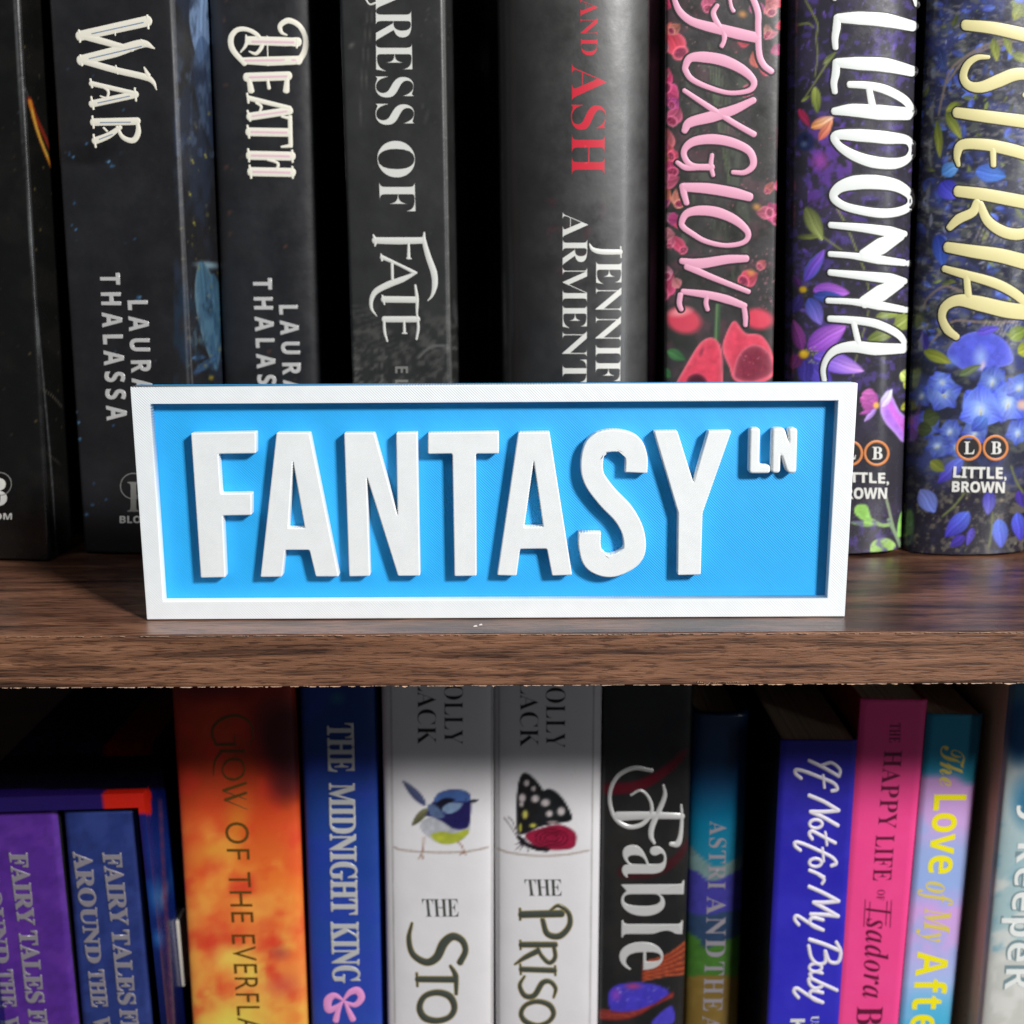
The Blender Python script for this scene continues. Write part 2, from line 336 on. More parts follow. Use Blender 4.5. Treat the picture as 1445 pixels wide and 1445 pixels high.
        return link(name, me, parent or s.root, [m])
    def text(s, name, string, style, quad, m, offset=0.0, track=1.0, emboss=0.0, parent=None, base=0.0, cuts=0):
        me = text_mesh(string, style, offset, track, emboss)
        bs, be, ts, te = [np.array(q, float) for q in quad]
        n = len(me.vertices); co_ = np.empty(n * 3); me.vertices.foreach_get('co', co_); co_ = co_.reshape(-1, 3)
        if s.B > 0.003 or cuts:
            bm = bmesh.new(); bm.from_mesh(me); ym = co_[:, 1].max(); xm0, xm1 = co_[:, 0].min(), co_[:, 0].max()
            horiz = abs(be[0] - bs[0]) > abs(be[1] - bs[1])
            for k in range(1, 8):
                if horiz: pc, pn = (xm0 + (xm1 - xm0) * k / 8, 0, 0), (1, 0, 0)
                else: pc, pn = (0, ym * k / 8, 0), (0, 1, 0)
                bmesh.ops.bisect_plane(bm, geom=bm.verts[:] + bm.edges[:] + bm.faces[:], plane_co=pc, plane_no=pn)
            bm.to_mesh(me); bm.free(); n = len(me.vertices); co_ = np.empty(n * 3); me.vertices.foreach_get('co', co_); co_ = co_.reshape(-1, 3)
        x0, x1 = co_[:, 0].min(), co_[:, 0].max(); y1 = co_[:, 1].max(); z0, z1 = co_[:, 2].min(), co_[:, 2].max()
        out = np.empty_like(co_)
        for i, (x, y, z) in enumerate(co_):
            a = (x - x0) / (x1 - x0); b = y / y1; q = (bs * (1 - a) + be * a) * (1 - b) + (ts * (1 - a) + te * a) * b
            out[i] = s.loc(q[0], q[1], base + (z - z0) / max(z1 - z0, 1e-6) * (0.00025 if emboss else 0))
        me.vertices.foreach_set('co', out.ravel()); me.update()
        return link(name, me, parent or s.root, [m])
BASES = {'serif': (0x1D400, 0x1D41A), 'italic': (0x1D434, 0x1D44E), 'script': (0x1D4D0, 0x1D4EA), 'bolditalic': (0x1D468, 0x1D482), 'sansb': (0x1D5D4, 0x1D5EE), 'sansbi': (0x1D63C, 0x1D656)}
def text_mesh(string, style, offset, track, emboss):
    if style in BASES:
        up, lo = BASES[style]; string = ''.join(chr(up + ord(c) - 65) if 'A' <= c <= 'Z' else chr(lo + ord(c) - 97) if 'a' <= c <= 'z' else c for c in string)
    c = D.curves.new('text', 'FONT'); c.body = string; c.offset = offset; c.space_character = track; c.resolution_u = 4
    if emboss: c.bevel_depth = emboss; c.bevel_resolution = 1
    o = D.objects.new('text', c); COL.objects.link(o); bpy.context.view_layer.update()
    me = D.meshes.new_from_object(o.evaluated_get(bpy.context.evaluated_depsgraph_get())); D.objects.remove(o); D.curves.remove(c)
    me.materials.clear(); return me

# ------------------------------------------------------------------ bookcase
M_TOP = wood('shelf_laminate', (58, 36, 30), (112, 76, 58), (156, 110, 84), 0.34, 18, 150, 150, coat=0.2, fine=(6, 8))
M_EDGE = wood('shelf_edge_band', (70, 45, 32), (116, 79, 57), (144, 102, 76), 0.5, 18, 420, 420, relief=0.8, knots=False, fine=(7.5, 4.2))
M_CHIP = mat('chipboard_core', (188, 158, 134), 0.9, bump=0.6, bscale=900, mottle=0.25, mscale=900)
M_BACK = wood('back_panel_wood', (20, 13, 11), (30, 20, 16), (40, 27, 20), 0.6, 10, 100, 60, knots=False)
case = empty('bookcase', 'dark walnut-look bookcase whose shelf edge crosses the whole picture', 'bookcase', Matrix.Identity(4))
SHELF_D = 0.29
for k, zt in enumerate((0.0, -0.290, 0.320)):
    bd = link('shelf_board', box_mesh('shelf_board', -0.45, 0.45, 0.0004, SHELF_D, zt - 0.015, zt, 0.0), case, [M_TOP])
    # edge band with a slightly rounded arris
    pts = []
    for i, (y, z) in enumerate(((0.0004, 0), (0.0001, -0.0002), (0.0, -0.0006), (0.0, -0.0146), (0.0002, -0.015), (0.0004, -0.015))): pts.append((y, zt + z))
    vs, fs = [], []; nx = 120
    for i in range(nx + 1):
        x = -0.45 + 0.9 * i / nx
        for y, z in pts: vs.append((x, y - 0.0006, z + 0.00002))
    for i in range(nx):
        for j in range(5): a = i * 6 + j; fs.append((a, a + 1, a + 7, a + 6))
    eb = link('edge_band', mesh('edge_band', vs, fs), bd, [M_EDGE])
    if k == 0:       # ragged chips of bare board along both arrises
        vs, fs = [], []
        rng = random.Random(5)
        def chip(x, z, w, h, down):
            n = 5; b = len(vs)
            for i in range(n + 1):
                q = x + w * i / n; vs.append((q, -0.00075, z)); vs.append((q, -0.0009 - rng.random() * 0.0003, z + (-1 if down else 1) * h * (0.15 + rng.random() * 0.85) * math.sin(math.pi * (0.12 + 0.76 * i / n))))
                vs.append((q, -0.00055, z + (-1 if down else 1) * h * 0.2))
            for i in range(n): a = b + i * 3; fs.append((a, a + 1, a + 4, a + 3)); fs.append((a + 1, a + 2, a + 5, a + 4))
        x = -0.24
        while x < 0.24:
            w = rng.uniform(0.0006, 0.0035); chip(x, -0.01490, w, rng.uniform(0.00005, 0.00025) * (1.6 if rng.random() < 0.12 else 1), rng.random() < 0.7); x += w * rng.uniform(0.85, 2.0)
        x = -0.24
        while x < 0.24:
            w = rng.uniform(0.001, 0.006); chip(x, -0.0002, w, rng.uniform(0.00008, 0.0002), False); x += w * rng.uniform(0.8, 2.2)
        cx = at(1000, 962, 0).x
        for i in range(9): chip(cx - 0.004 + i * 0.0013, -0.0147 + rng.random() * 0.0004, rng.uniform(0.001, 0.002), rng.uniform(0.0004, 0.001), False)
        link('chipped_edge', mesh('chipped_edge', vs, fs), bd, [M_CHIP])
link('back_panel', box_mesh('back_panel', -0.45, 0.45, SHELF_D + 0.0005, SHELF_D + 0.004, -0.31, 0.36), case, [M_BACK])
for sx in (-1, 1):
    link('side_panel', box_mesh('side_panel', sx * 0.46 - 0.0095, sx * 0.46 + 0.0095, -0.0005, SHELF_D + 0.004, -0.31, 0.36, 0.0005), case, [M_TOP])
# white dust specks near the front of the board
vs, fs = [], []
for (px_, py_, l) in ((668, 885, 0.0012), (676, 883, 0.0010)):
    d = ray(px_, py_); t = -CAM.z / d.z; q = CAM + d * t; b = len(vs)
    vs += [(q.x, q.y, 0.0001), (q.x + l, q.y + 0.0003, 0.0001), (q.x + l * 0.7, q.y + 0.0007, 0.0004), (q.x + l * 0.1, q.y + 0.0004, 0.0003)]; fs += [(b, b + 1, b + 2, b + 3)]
dust = link('dust_flecks', mesh('dust_flecks', vs, fs), None, [mat('pale_dust', (215, 205, 195), 0.9)]); dust['kind'] = 'stuff'; dust['label'] = 'tiny pale flecks lying on the shelf in front of the sign'; dust['category'] = 'dust'

# ------------------------------------------------------------------ street-name sign
M_WHITE = printed_plastic('white_printed_plastic', (236, 241, 243), 0.42, 45, 0.00055, 0.36)
M_WHITE2 = printed_plastic('white_letter_plastic', (238, 242, 242), 0.42, -50, 0.00055, 0.5)
M_BLUE = printed_plastic('blue_printed_plastic', (40, 172, 242), 0.42, 45, 0.00055, 0.36)
SY = 0.0135; REC = 0.0036; BASE = 0.0026
TL, TR, BL, BR = at(184.5, 546, SY), at(1211, 541, SY), at(206, 877.5, SY), at(1192, 871.5, SY)
sx0, sx1 = (TL.x + BL.x) / 2, (TR.x + BR.x) / 2; sz1 = (TL.z + TR.z) / 2; szb = (BL.z + BR.z) / 2; sz0 = 0.0002
print('SIGN', TL, TR, BL, BR)
sign = empty('street_sign', 'blue and white street-name sign reading FANTASY LN, standing on the shelf', 'sign', Matrix.Translation(((sx0 + sx1) / 2, SY, 0)))
ox = (sx0 + sx1) / 2
link('base_plate', box_mesh('base_plate', sx0 - ox, sx1 - ox, REC, REC + BASE, sz0, sz1, 0.0004), sign, [M_BLUE])
i0 = at(211.7, 569, SY); i1 = at(1183.4, 566.7, SY); i2 = at(231, 848, SY); i3 = at(1167, 844.5, SY)
ix0, ix1, iz0, iz1 = (i0.x + i2.x) / 2 - ox, (i1.x + i3.x) / 2 - ox, (i2.z + i3.z) / 2, (i0.z + i1.z) / 2
def curve_solid(name, loops, depth, bevel, m, parent, y_front):
    """closed outlines (x,z) -> solid with rounded arrises, front face at y_front"""
    c = D.curves.new(name, 'CURVE'); c.dimensions = '2D'; c.fill_mode = 'BOTH'; c.extrude = depth / 2 - bevel; c.bevel_depth = bevel; c.bevel_resolution = 2; c.offset = -bevel
    for lp in loops:
        sp = c.splines.new('POLY'); sp.points.add(len(lp) - 1)
        for i, q in enumerate(lp): sp.points[i].co = (q[0], q[1], 0, 1)
        sp.use_cyclic_u = True
    o = D.objects.new(name, c); COL.objects.link(o); bpy.context.view_layer.update()
    me = D.meshes.new_from_object(o.evaluated_get(bpy.context.evaluated_depsgraph_get())); D.objects.remove(o); D.curves.remove(c); me.materials.clear()
    for v in me.vertices: x, y, z = v.co; v.co = (x, y_front + depth / 2 - z, y)
    me.flip_normals() if False else None
    me.update(); return link(name, me, parent, [m])
link('frame', None, None) if False else None
curve_solid('frame', [[(sx0 - ox, sz0), (sx1 - ox, sz0), (sx1 - ox, sz1), (sx0 - ox, sz1)], [(ix0, iz0), (ix0, iz1), (ix1, iz1), (ix1, iz0)]], REC - 0.00005, 0.0003, M_WHITE, sign, 0.0)
def rounded(pts, r):
    out = []; n = len(pts)
    for i in range(n):
        a, b, c = np.array(pts[i - 1], float), np.array(pts[i], float), np.array(pts[(i + 1) % n], float)
        u, v = a - b, c - b; lu, lv = np.hypot(*u), np.hypot(*v); rr = min(r, lu * 0.45, lv * 0.45); p, q = b + u / lu * rr, b + v / lv * rr
        for k in range(5): t = k / 4; out.append(tuple((1 - t) ** 2 * p + 2 * t * (1 - t) * b + t * t * q))
    return out
ca, cb, cc = crop(180, 530, 2.779), crop(690, 530, 2.726), crop(1030, 530, 7.225)
def s_outline():
    P, Wd = spline(cb((567, 374), (567, 315), (545, 268), (480, 251), (418, 268), (397, 325), (404, 395), (455, 468), (522, 540), (557, 615), (552, 690), (475, 733), (408, 715), (388, 660), (388, 604)), 8)
    L, R = [], []
    for i in range(len(P)):
        a, b = P[max(i - 1, 0)], P[min(i + 1, len(P) - 1)]; t = (b - a) / np.hypot(*(b - a)); n = np.array((-t[1], t[0])) * 43 / 2.726
        L.append(tuple(P[i] + n)); R.append(tuple(P[i] - n))
    return L + R[::-1]
LET = [
 ('letter', [ca((247, 226), (503, 221), (503, 306), (356, 308), (366, 463), (486, 461), (486, 548), (373, 550), (384, 792), (286, 794))], 2.4),
 ('letter', [ca((583, 224), (714, 224), (829, 789), (737, 789), (712, 685), (618, 685), (606, 790), (520, 791)), ca((648, 338), (694, 598), (631, 598))], 2.4),
 ('letter', [ca((848, 225), (968, 225), (1058, 548), (1052, 225), (1136, 223), (1147, 786), (1060, 787), (938, 400), (951, 787), (868, 789))], 2.4),
 ('letter', [[(603.5, 611), (704, 609.5), (704, 640.5), (671.5, 640.5), (672.5, 813), (641, 813.5), (638, 640.5), (603.5, 641)]], 2.6),
 ('letter', [cb((112, 219), (233, 217), (320, 768), (242, 771), (222, 667), (120, 668), (106, 771), (31, 769)), cb((172, 330), (208, 582), (136, 583))], 2.4),
 ('letter', [s_outline()], 0),
 ('letter', [cb((634, 214), (725, 213), (787, 412), (845, 213), (934, 212), (822, 530), (815, 767), (725, 769), (728, 530))], 2.4),
 ('letter', [cc((205, 535), (312, 535), (303, 912), (415, 912), (415, 1000), (194, 1002))], 5.5),
 ('letter', [cc((435, 535), (560, 535), (604, 690), (594, 535), (692, 535), (680, 998), (585, 998), (520, 800), (515, 998), (423, 998))], 5.5)]
for nm, loops, r in LET:
    ws = []
    for k, lp in enumerate(loops):
        if r: lp = rounded(lp, r if k == 0 else 1.2)
        ws.append([(at(x, y, SY).x - ox, at(x, y, SY).z) for x, y in lp])
    curve_solid(nm, ws, REC - 0.0001, 0.00035 if r < 5 else 0.0006, M_WHITE2, sign, 0.0)

# ------------------------------------------------------------------ printing inks and foils
INK_WHITE = mat('white_ink', (214, 214, 208), 0.45); INK_CREAM = mat('cream_ink', (232, 228, 212), 0.45)
INK_SILVER = mat('silver_foil', (205, 205, 203), 0.34, metal=0.25); INK_SOFTWHITE = mat('soft_white_ink', (222, 216, 226), 0.4)
INK_BLUELINE = mat('blue_line_ink', (120, 140, 165), 0.5); INK_PINKLINE = mat('pink_line_ink', (226, 188, 200), 0.5)
INK_RED = mat('red_ink', (196, 34, 54), 0.4); INK_PINK = mat('pale_pink_ink', (222, 158, 182), 0.45); INK_YELLOW = mat('pale_yellow_ink', (214, 205, 148), 0.45)
INK_SHADOW = mat('dark_glow_ink', (28, 24, 26), 0.5); INK_ORANGE = mat('orange_ink', (205, 128, 72), 0.45); INK_BLACK = mat('black_ink', (24, 22, 24), 0.45)
INK_OLIVE = mat('olive_ink', (92, 62, 10), 0.5); INK_BRIGHTYELLOW = mat('bright_yellow_ink', (238, 226, 20), 0.45); INK_MUSTARD = mat('mustard_ink', (214, 196, 90), 0.45)
INK_MAROON = mat('maroon_ink', (96, 14, 52), 0.45); INK_GREYFOIL = mat('grey_green_foil', (86, 92, 84), 0.35, metal=0.4); INK_GOLD = mat('gold_foil', (178, 160, 88), 0.35, metal=0.4)
INK_DIM = mat('dim_grey_ink', (120, 120, 116), 0.5); INK_FOILSHADE = mat('foil_shadow', (70, 66, 78), 0.45); INK_PAPERWHITE = mat('ivory_ink', (226, 230, 226), 0.4)
INK_TEAL = mat('slate_ink', (120, 142, 148), 0.45)
P_MATTE = printed('matt_laminated_card', 0.42, 0.5); P_GLOSS = printed('glossy_jacket_paper', 0.24, 0.5, 0.3); P_SATIN = printed('satin_jacket_paper', 0.34, 0.55, 0.1); P_SOFT = printed('soft_card', 0.55, 0.4)
P_ASH = printed('thick_glossy_jacket_paper', 0.42, 0.8, 0.9, wear=0.3); P_ASH.node_tree.nodes['Principled BSDF'].inputs['Coat Roughness'].default_value = 0.2
GU, GL = 'books on the upper shelf', 'books on the lower shelf'

# ---- 1 far-left black book
c = Canvas(-140, -40, 130, 800, (27, 27, 26), 3)
c.cloud(-140, -40, 130, 800, (40, 38, 36), 40, 0.5, 0.6)
c.specks(170, -100, 0, 118, 790, [(190, 160, 90), (150, 130, 80), (120, 110, 100), (220, 190, 110)], 0.6, 1.9, 0.7)
c.specks(260, -100, 0, 118, 790, [(110, 110, 115), (80, 80, 84)], 0.4, 1.0, 0.7)
c.line([(41, 140), (50, 165), (62, 190), (71, 211)], 7, (150, 52, 36), 1, 3); c.line([(42, 142), (50, 175), (60, 205), (72, 234)], 5, (236, 150, 50), 1, 3); c.line([(45, 155), (55, 190), (68, 222)], 2, (250, 205, 90))
c.line([(17, -40), (20, 0), (40, 300), (56, 480), (72, 660), (80, 785)], 2, (130, 132, 134), 0.75)  # highlight along the right spine edge, painted into the cover colour
c.line([(26, 100), (40, 136)], 1.2, (130, 130, 132), 0.8); c.line([(55, 545), (75, 560), (88, 575)], 1.2, (150, 140, 120), 0.6); c.line([(67, 640), (85, 655)], 1, (150, 140, 120), 0.6)
b = Book('book', 'black gold-flecked book at the far left end of the upper shelf', 0.083, ((-120, 0), (-80, 780)), ((20, 0), (80, 785)), 0, 0.205, yaw=-3, canvas=c, mat=P_GLOSS, gain=0.55, step=0.0008, paint_covers=2, group=GU)
b.text('publisher_lettering', 'BLOOM', 'sansb', [(-40, 733), (17, 733), (-40, 724), (17, 724)], INK_WHITE)
b.text('emblem_letter', 'B', 'serif', [(-22, 714), (10, 714), (-22, 674), (10, 674)], INK_WHITE)
b.strokes('emblem_ring', [([(16 * math.cos(a) + 0, 683 + 16 * math.sin(a)) for a in np.linspace(0, 6.283, 13)[:-1]], 1.4, True)], INK_DIM, 0.00005)

# ---- 2 WAR
c = Canvas(50, -40, 340, 800, (38, 38, 41), 4)
c.cloud(50, -40, 340, 800, (46, 47, 52), 60, 0.45, 0.5, 0.2); c.blob(130, 210, 60, 16, (24, 24, 26), -8, 0.9, 0.8); c.blob(120, 225, 40, 12, (20, 20, 22), 0, 0.9, 0.8)
for (x, y, r) in ((95, 96, 2), (98, 217, 3), (103, 222, 3), (122, 203, 2.5), (153, 228, 4), (158, 234, 4), (170, 217, 2), (132, 106, 2), (105, 286, 2.6), (102, 318, 2), (107, 324, 2.6), (190, 338, 2), (196, 420, 5), (191, 425, 3), (163, 495, 2), (106, 582, 4), (110, 596, 4), (112, 620, 4), (133, 683, 2.5), (150, 705, 2.5), (122, 726, 4), (130, 712, 3), (178, 342, 1.5), (175, 155, 2), (160, 601, 2), (98, 580, 2)):
    c.blob(x, y, r, r * 0.9, (70, 130, 185), 30, 0.9, 0.8); c.blob(x + 1, y, r * 0.4, r * 0.4, (160, 205, 235), 0, 0.8, 0.8)
c.specks(150, 60, 0, 250, 780, [(95, 110, 125), (80, 84, 90)], 0.4, 1.0, 0.6)
c.cloud(246, -40, 330, 800, (52, 64, 86), 22, 0.45, 0.8, 0.25, 2.5)      # cover art on the side: pale draped figure and dust
c.petal(290, -45, 282, 90, 40, (160, 190, 230), (140, 172, 220), None, 1); c.petal(284, 50, 300, 210, 34, (92, 122, 168), (44, 56, 78), None, 0.8)
c.cloud(248, 60, 305, 220, (96, 116, 148), 6, 0.52, 0.7, 0.15, 3)
c.blob(292, 374, 24, 7, (170, 205, 222), 4, 0.9, 0.7); c.petal(284, 368, 306, 525, 34, (86, 132, 160), (70, 112, 150), (150, 190, 210), 0.95); c.petal(300, 385, 306, 505, 26, (84, 130, 160), (74, 116, 150), None, 0.9)
c.cloud(268, 370, 320, 520, (120, 165, 190), 5, 0.55, 0.5, 0.15, 4); c.petal(272, 528, 310, 500, 12, (70, 110, 160), (80, 124, 170), None, 0.8); c.petal(270, 505, 292, 503, 7, (90, 140, 190), (60, 90, 130))
c.cloud(246, -40, 330, 220, (44, 54, 76), 12, 0.5, 0.75, 0.15, 3); c.cloud(246, 380, 330, 540, (36, 60, 84), 8, 0.5, 0.7, 0.15, 3)
c.specks(70, 252, 120, 320, 560, [(190, 175, 70), (170, 160, 90), (150, 150, 130)], 1.0, 3.2, 0.7); c.blob(298, 533, 5, 4, (190, 170, 60), 0, 0.9, 0.6)
c.line([(246, -40), (246, 0), (256, 240), (268, 480), (276, 620), (283, 790)], 1.8, (150, 150, 152), 0.75)  # catch-light on the right spine arris, painted as a pale line
for x, y in ((268, 274), (274, 315), (290, 220), (272, 228)): c.blob(x, y, 2, 5, (215, 205, 90), -30, 0.9, 0.7)
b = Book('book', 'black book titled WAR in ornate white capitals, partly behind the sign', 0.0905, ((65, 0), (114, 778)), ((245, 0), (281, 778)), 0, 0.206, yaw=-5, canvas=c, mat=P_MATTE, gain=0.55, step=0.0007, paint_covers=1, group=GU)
w = crop(90, 0, 4.129)
def q(f, *pts): return f(*pts)
b.strokes('title_lettering', [
 (w((92, 210), (490, 122)), [14, 15]), (w((100, 205), (260, 250), (400, 288)), [10, 9, 7]), (w((98, 352), (300, 302), (455, 255), (528, 282)), [14, 15, 12, 2]),
 (w((105, 352), (300, 408), (470, 448), (520, 478), (541, 524)), [9, 9, 9, 6, 1.2]), (w((450, 232), (470, 262)), [2.5, 6]), (w((468, 392), (492, 440)), [2, 7]),
 (w((88, 177), (95, 245)), 3.2), (w((96, 322), (106, 382)), 3.2), (w((486, 90), (493, 167)), 3.2), (w((292, 140), (300, 206)), 2), (w((303, 382), (314, 432)), 2),
 (w((162, 606), (420, 550)), [10, 10]), (w((158, 486), (418, 545)), [7, 6]), (w((215, 500), (258, 530), (250, 570), (212, 560)), [3, 4, 3.4, 2]), (w((155, 462), (165, 510)), 3), (w((160, 565), (173, 637)), 3), (w((413, 514), (421, 588)), 3),
 (w((170, 712), (430, 706)), 10.5), (w((428, 700), (434, 770), (405, 818), (345, 800), (310, 740)), [4, 8, 8, 6, 4]), (w((180, 822), (260, 790), (330, 742)), [10, 9, 6]), (w((166, 678), (174, 746)), 3), (w((173, 785), (186, 858)), 3), (w((232, 745), (252, 765)), 3)], INK_CREAM, 0.0001)
b.strokes('title_inline', [(w((165, 197), (465, 131)), 1.6), (w((150, 342), (455, 270)), 1.6), (w((200, 600), (385, 560)), 1.5), (w((215, 714), (390, 712)), 1.5), (w((208, 812), (285, 782)), 1.5)], INK_BLUELINE, 0.00003, base=0.00012)
d = crop(100, 370, 4.129)
def quad(f, *pts): return f(*pts)
b.text('author_lettering', 'THALASSA', 'sansb', d((172, 62), (212, 924), (287, 62), (330, 924)), INK_SILVER, 0.0, 1.55, 0.015)
b.text('author_lettering', 'LAURA', 'sansb', d((333, 222), (362, 765), (449, 222), (476, 765)), INK_SILVER, 0.0, 1.55, 0.015)
b.text('publisher_lettering', 'BLOOM', 'sansb', [(169, 738), (226, 738), (169, 728), (226, 728)], INK_WHITE)
b.text('emblem_letter', 'B', 'serif', [(180, 722), (210, 722), (180, 680), (210, 680)], INK_DIM)
b.strokes('emblem_ring', [([(188 + 18 * math.cos(a), 686 + 18 * math.sin(a)) for a in np.linspace(0, 6.283, 13)[:-1]], 1.4, True)], INK_DIM, 0.00005)

# ---- 3 DEATH
c = Canvas(280, -40, 460, 800, (38, 39, 43), 5)
c.cloud(280, -40, 460, 800, (44, 46, 51), 60, 0.45, 0.5, 0.2)
for (x, y, r) in ((320, 2, 3), (316, 28, 4), (318, 120, 4), (341, 222, 4), (319, 236, 5), (326, 240, 3), (324, 300, 5), (325, 330, 4), (403, 348, 4), (379, 497, 4), (322, 143, 2), (417, 455, 2), (415, 535, 3)):
    c.blob(x, y, r * 0.7, r, (130, 84, 66), 30, 0.7, 0.8)
c.specks(60, 296, 0, 440, 560, [(90, 80, 76), (75, 76, 80)], 0.4, 1.0, 0.6)
b = Book('book', 'black book titled DEATH with a swirling initial, right of the book titled WAR', 0.119, ((292, 0), (312, 500)), ((441, 0), (452, 500)), 0, 0.206, canvas=c, mat=P_MATTE, gain=0.55, step=0.0009, bulge=0.006, p=4, group=GU)
b.strokes('title_lettering', [
 (w((1042, 354), (1200, 356), (1372, 350)), [9, 13, 12]), (w((1075, 236), (1365, 245)), [12, 13]), (w((1055, 372), (985, 290), (975, 220), (1010, 175), (1068, 172), (1128, 205), (1155, 262), (1122, 312), (1080, 300)), [7, 8, 8, 7, 6, 6, 6, 5, 2]),
 (w((1365, 362), (1402, 300), (1408, 220), (1372, 150), (1310, 120), (1262, 148), (1268, 188), (1300, 205)), [9, 8, 7, 7, 8, 7, 5, 2]), (w((1062, 205), (1062, 260), (1030, 305)), [2, 5, 2]), (w((1360, 230), (1358, 278)), 3), (w((1185, 210), (1190, 384)), 1.6),
 (w((1065, 450), (1310, 442)), 12.5), (w((1078, 455), (1092, 530)), [6, 9]), (w((1302, 445), (1296, 530)), [6, 9]), (w((1185, 450), (1196, 515)), [3, 5]),
 (w((1078, 572), (1318, 630)), [7, 6]), (w((1082, 680), (1318, 645)), [11, 11]), (w((1120, 600), (1150, 620), (1140, 655)), [3, 4, 3]), (w((1068, 545), (1076, 600)), 3), (w((1070, 645), (1086, 705)), 3),
 (w((1078, 768), (1310, 772)), 12), (w((1318, 680), (1322, 852)), 6), (w((1322, 690), (1270, 680)), [5, 3]), (w((1320, 850), (1268, 856)), [5, 3]), (w((1070, 732), (1080, 804)), 3),
 (w((1082, 905), (1330, 910)), 12.5), (w((1090, 1000), (1332, 1005)), 12.5), (w((1185, 930), (1245, 950), (1240, 985), (1205, 990)), [3, 4, 4, 2]), (w((1074, 868), (1080, 942)), 3), (w((1082, 965), (1092, 1038)), 3), (w((1330, 876), (1333, 945)), 3), (w((1331, 972), (1334, 1038)), 3)], INK_CREAM, 0.0001)
b.strokes('title_inline', [(w((1060, 352), (1350, 350)), 3), (w((1100, 242), (1340, 246)), 3), (w((1085, 450), (1300, 444)), 3), (w((1100, 676), (1300, 648)), 2.5), (w((1095, 768), (1300, 772)), 3), (w((1095, 905), (1315, 910)), 3.2), (w((1105, 1000), (1318, 1005)), 3.2)], INK_PINKLINE, 0.00003, base=0.00012)
b.text('author_lettering', 'THALASSA', 'sansb', d((1062, 92), (1100, 935), (1172, 92), (1208, 935)), INK_SILVER, 0.0, 1.55, 0.015)
b.text('author_lettering', 'LAURA', 'sansb', d((1214, 250), (1243, 772), (1322, 250), (1348, 772)), INK_SILVER, 0.0, 1.55, 0.015)

# ---- 4 CARESS OF FATE
c = Canvas(465, -40, 670, 800, (52, 53, 52), 6)
c.cloud(465, -40, 670, 800, (60, 61, 60), 50, 0.45, 0.5, 0.2)
c.cloud(492, 420, 660, 800, (98, 98, 94), 9, 0.52, 0.7, 0.16); c.cloud(492, 470, 545, 800, (120, 120, 116), 5, 0.55, 0.8, 0.12)
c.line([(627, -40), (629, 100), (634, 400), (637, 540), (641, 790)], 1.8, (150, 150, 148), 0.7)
c.line([(521, 0), (514, 60), (510, 120), (508, 180)], 2, (84, 84, 82), 0.7); c.line([(526, 10), (520, 70), (516, 130)], 1.6, (92, 92, 90), 0.7)
c.blob(496, 64, 7, 5, (120, 120, 116), -40, 0.7, 0.8); c.blob(602, 165, 4, 16, (82, 82, 82), 15, 0.6, 0.8); c.blob(596, 150, 3, 5, (90, 90, 90), 0, 0.6, 0.8)
for k in range(10): c.line([(490 + k * 3, 430 + k * 6), (530 + k * 4, 436 + k * 7)], 1.4, (86, 86, 84), 0.6)
c.line([(590, 505), (604, 492), (618, 488), (645, 492)], 4, (112, 112, 110), 0.8); c.petal(640, 420, 656, 480, 14, (70, 70, 72), (140, 140, 142), None, 0.7)
c.specks(120, 478, 0, 650, 540, [(88, 88, 86), (100, 100, 98)], 0.5, 1.4, 0.5); c.specks(14, 600, 10, 640, 60, [(110, 110, 108)], 1, 2.5, 0.7)
b = Book('book', 'charcoal grey book with spaced white serif title ending in FATE', 0.101, ((478, 0), (494.5, 540)), ((626, 0), (637, 540)), 0, 0.216, yaw=-5, canvas=c, mat=P_SATIN, gain=0.72, step=0.0008, paint_covers=1, group=GU)
k1, k2 = crop(480, 0, 4.817), crop(480, 300, 5.9)
b.text('title_lettering', 'A', 'serif', k1((232, -165), (240, 70), (485, -165), (485, 70)), INK_WHITE, -0.012)
b.text('title_lettering', 'C', 'serif', k1((228, -400), (232, -190), (485, -400), (485, -190)), INK_WHITE, -0.012)
b.text('title_lettering', 'RESS', 'serif', k1((238, 72), (242, 848), (488, 72), (505, 848)), INK_WHITE, -0.014)
b.text('title_lettering', 'OF', 'serif', k1((250, 958), (268, 1436), (505, 958), (518, 1436)), INK_WHITE, -0.014)
b.strokes('title_lettering', [
 (k1((240, 20), (200, 30), (170, -10)), [3, 2.5, 2.5]),
 (k2((285, 232), (480, 235), (690, 232)), [9, 10, 9]), (k2((275, 185), (292, 232), (290, 280)), [2, 6, 2]), (k2((700, 165), (700, 240), (735, 370), (780, 500), (788, 600), (765, 690), (728, 735)), [2, 6, 8, 9, 8, 4, 1]), (k2((570, 260), (570, 380)), [3, 5]), (k2((555, 382), (592, 384)), 2),
 (k2((345, 370), (480, 430), (620, 500)), [6, 4, 5]), (k2((340, 345), (348, 400)), [2, 3]), (k2((635, 500), (520, 555), (400, 600), (300, 655), (262, 720), (262, 800), (305, 862)), [3, 8, 9, 8, 6, 4, 1]), (k2((432, 425), (435, 555)), 4),
 (k2((360, 722), (625, 725)), 9), (k2((350, 690), (368, 765)), 2.4), (k2((625, 605), (640, 720), (638, 840)), [3, 5, 3]),
 (k2((365, 888), (645, 888)), 8.5), (k2((365, 885), (370, 990), (392, 1072)), [3.5, 4, 2.5]), (k2((640, 850), (650, 960), (635, 1055)), [3, 4, 3]), (k2((532, 890), (535, 1000)), [3, 4]), (k2((518, 1005), (556, 1006)), 2)], INK_WHITE, 0.00012)
b.text('author_lettering', 'ELISE', 'sansb', k2((458, 1280), (462, 1760), (566, 1280), (570, 1760)), INK_DIM, 0, 1.5)

